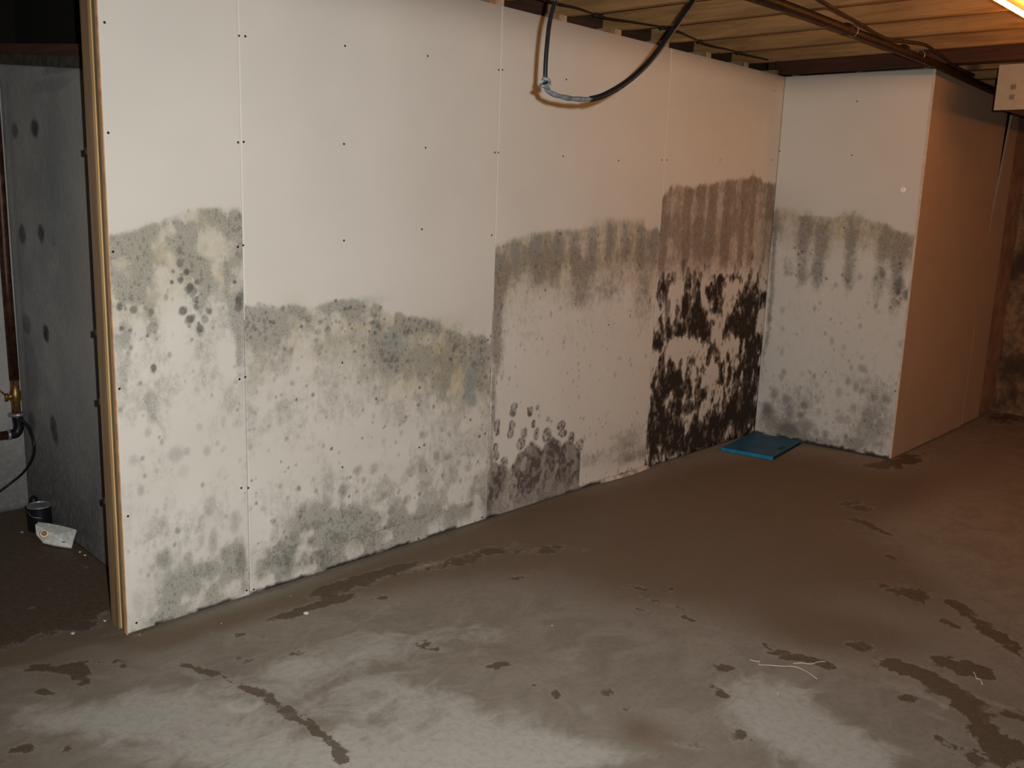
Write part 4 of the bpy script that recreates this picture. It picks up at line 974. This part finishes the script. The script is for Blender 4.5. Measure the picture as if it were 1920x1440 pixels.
for px, py, s_, lab in cr:
    bm = bmesh.new(); bmesh.ops.create_icosphere(bm, subdivisions=1, radius=.006*s_)
    for v in bm.verts: v.co *= rc.uniform(.7, 1.25)
    bmesh.ops.scale(bm, vec=(1.3, 1, .7), verts=bm.verts)
    o = bm_obj('crumb', bm, M_thread); p = on_floor(px, py); o.location = (p[0], p[1], .0022*s_+.001)
    props(o, lab, 'crumb', 'crumbs on the floor')

# ---- corroded riser in the left recess
YP = 1.43
rp_ = lambda px, py, y=YP: Vector(on_y(px, py, y))
t = empty('water_riser', tuple(rp_(34, 805)))
props(t, 'corroded copper riser pipe with brass valve in the left recess', 'pipe')
a1 = rp_(1, 355); a2 = rp_(12, 520); a3 = rp_(27, 712)
tube('riser_pipe', [a1+(a1-a3)*.55, a1, a2, a3], .020, M_copper, t, 14)
b1 = rp_(31, 775)
tube('valve_body', [a3+(a3-b1)*.02, a3+(b1-a3)*.3, a3+(b1-a3)*.35, a3+(b1-a3)*.6, a3+(b1-a3)*.65, b1], [.018, .018, .022, .022, .018, .018], M_brass, t, 14)
v0 = a3+(b1-a3)*.45
tube('valve_stem', [v0, v0+Vector((-.035, -.004, -.006))], .012, M_brass, t, 10)
tube('valve_handle', [v0+Vector((-.036, -.004, .012)), v0+Vector((-.038, -.004, -.022))], .007, M_brass, t, 8)
tube('valve_lever', [v0+Vector((-.036, -.006, -.002)), v0+Vector((-.075, -.006, .045))], .003, M_brass, t, 6)
lathe('clamp_collar', [(.020, -.008), (.032, -.006), (.034, .0), (.032, .006), (.020, .008)], b1+Vector((0, 0, -.004)), M_steel, t, 16)
e0 = b1+Vector((.001, 0, -.01)); e1 = rp_(35, 798); e2 = e1+Vector((-.012, 0, -.030)); e3 = e1+Vector((-.045, 0, -.034))
tube('elbow', smooth_path([e0, e1, e2, e3], 6), .021, M_blackp, t, 14)
tube('white_ring', [e3+Vector((.008, 0, 0)), e3+Vector((-.004, 0, 0))], .0225, M_steel, t, 14)
tube('side_pipe', [e3, e3+Vector((-.05, 0, 0)), e3+Vector((-.30, 0, -.002))], .019, M_copper, t, 14)
hk = rp_(6, 370)
tube('pipe_hook', smooth_path([rp_(0, 340), rp_(6, 358), rp_(9, 376), rp_(3, 384), rp_(-6, 372)], 5), .006, M_blackp, t, 8)

def hose_pt(px, py):
    p = on_y(px, py, 1.38)
    return Vector(p if p[0] < -.262 else on_x(px, py, -.262))
bw = [hose_pt(*q_) for q_ in ((40, 786), (52, 798), (61, 818), (65, 842), (58, 866), (42, 888), (20, 906), (0, 921), (-40, 948))]
tube('flexible_hose', smooth_path([tuple(p) for p in bw], 6), .0055, M_blackp, t, 8)['label'] = 'thin black hose arcing down from the collar'

# ---- can and white packet on the recess floor
cp = Vector((-.300, 1.28, 0))
pc = on_y(73, 975, 1.22)
t = empty('paint_can', (-.315, 1.20, 0))
props(t, 'small black can with a dull silver lid on the recess floor', 'can')
cx, cy = -.315, 1.20
while True:
    q0 = on_y(52, 950, cy); q1 = on_y(94, 950, cy); rad = abs(q1[0]-q0[0])/2*1.05
    cx = (q0[0]+q1[0])/2
    if cx+rad*1.06 < xw(cy)-.003: break
    cy -= .02
t.location = (cx, cy, 0)
zt_ = on_y(73, 946, cy)[2]
lathe('can_body', [(rad*.93, .0005), (rad, .004), (rad, zt_-.012), (rad*1.03, zt_-.006)], (cx, cy, 0), M_blackp, t)
lathe('can_lid', [(rad*1.04, zt_-.0058), (rad*1.04, zt_), (rad*.90, zt_+.001), (rad*.86, zt_-.003), (rad*.2, zt_-.002)], (cx, cy, 0), M_steel, t)
tube('can_bail', smooth_path([(cx-rad, cy, zt_-.02), (cx-rad*.9, cy-rad*.75, zt_-.035), (cx-rad*.2, cy-rad*1.1, zt_-.045)], 5), .0015, M_steel, t, 6)
o = lathe('drain_plug', [(.010, 0), (.020, .004), (.022, .02), (.016, .034), (.006, .038)], (0, 0, 0), M_blackp, None, 18)
kx = on_y(101, 950, cy+.16); o.location = (min(kx[0], xw(cy+.16)-.026), cy+.16, .0005)
props(o, 'small rounded black plug on the floor behind the can', 'plug')
for v in o.data.vertices: v.co.z *= 2.6

p0 = on_floor(66, 985); 
def pk_(px, py, h):
    p = on_floor(px, py, h)
    return tuple(p) if p[0] < -.262 else tuple(on_x(px, py, -.262))
out = [(66, 984), (72, 979), (90, 981), (112, 985), (128, 989), (143, 993), (139, 1006), (134, 1026), (118, 1024), (100, 1021), (80, 1016), (68, 1002)]
t = empty('white_packet', tuple(np.array(pk_(104, 1003, 0.0))))
props(t, 'crumpled white packet with a round dark hole lying beside the black can', 'packet')
bm = bmesh.new(); rr_ = random.Random(3)
hh = [.050, .052, .048, .045, .040, .036, .026, .014, .014, .016, .018, .030]
# the packet stands tilted against the wall: low front edge, raised rear edge
top = []; bot = []
for (px, py), h in zip(out, hh):
    p = pk_(px, py, h); top.append(bm.verts.new(p)); bot.append(bm.verts.new((p[0]+.003, p[1]+.006, max(.001, p[2]-.008))))
ct = bm.verts.new(pk_(104, 1002, .040)); cb = bm.verts.new(pk_(104, 1003, .020))
n_ = len(top)
for i in range(n_):
    j = (i+1) % n_
    bm.faces.new((top[i], top[j], ct)); bm.faces.new((bot[j], bot[i], cb)); bm.faces.new((top[i], bot[i], bot[j], top[j]))
bm_obj('packet_body', bm, M_whitel, t)
hc = Vector(pk_(83, 1000, .046))
vd = (Vector(CAM)-hc).normalized(); hc = hc+vd*.012
rot = vd.to_track_quat('Z', 'Y').to_matrix().to_4x4()
lathe('rim', [(.010, -.004), (.015, -.004), (.0165, .0), (.015, .003), (.0115, .003)], hc, M_brass, t, 18, rot)
lathe('hole', [(.0115, -.003), (.0115, .0034), (.002, .0036)], hc, M_blackp, t, 18, rot)
def onpk(px, py, h): return Vector(pk_(px, py, h))+vd*.004
for a_, b_, r_ in (((117, 1016.5), (126, 1017.5), .0032), ((117, 993), (129, 995), .0022)):
    h_ = .020 if a_[1] > 1000 else .040
    tube('printed_mark', [onpk(a_[0], a_[1], h_)+vd*.004, onpk(b_[0], b_[1], h_)+vd*.004], r_, M_ink, t, 6)
# little debris in the recess
for px, py, lab in ((150, 1036, 'pale flake of debris beside the white packet'), (159, 1042, 'smallest pale flake near the recess wall'), (42, 999, 'tiny pale flake left of the white packet'), (196, 1165, 'pale flake by the foot of the end stud'), (137, 1189, 'pale flake left of the wall end')):
    bm = bmesh.new(); bmesh.ops.create_icosphere(bm, subdivisions=1, radius=.006)
    for v in bm.verts: v.co *= rc.uniform(.6, 1.3); v.co.z *= .5
    o = bm_obj('flake', bm, M_thread); p = on_floor(px, py); o.location = (p[0], p[1], .003)
    props(o, lab, 'debris', 'flakes in the recess')
print('TRIS', sum(len(m.polygons)*2 for m in bpy.data.meshes))
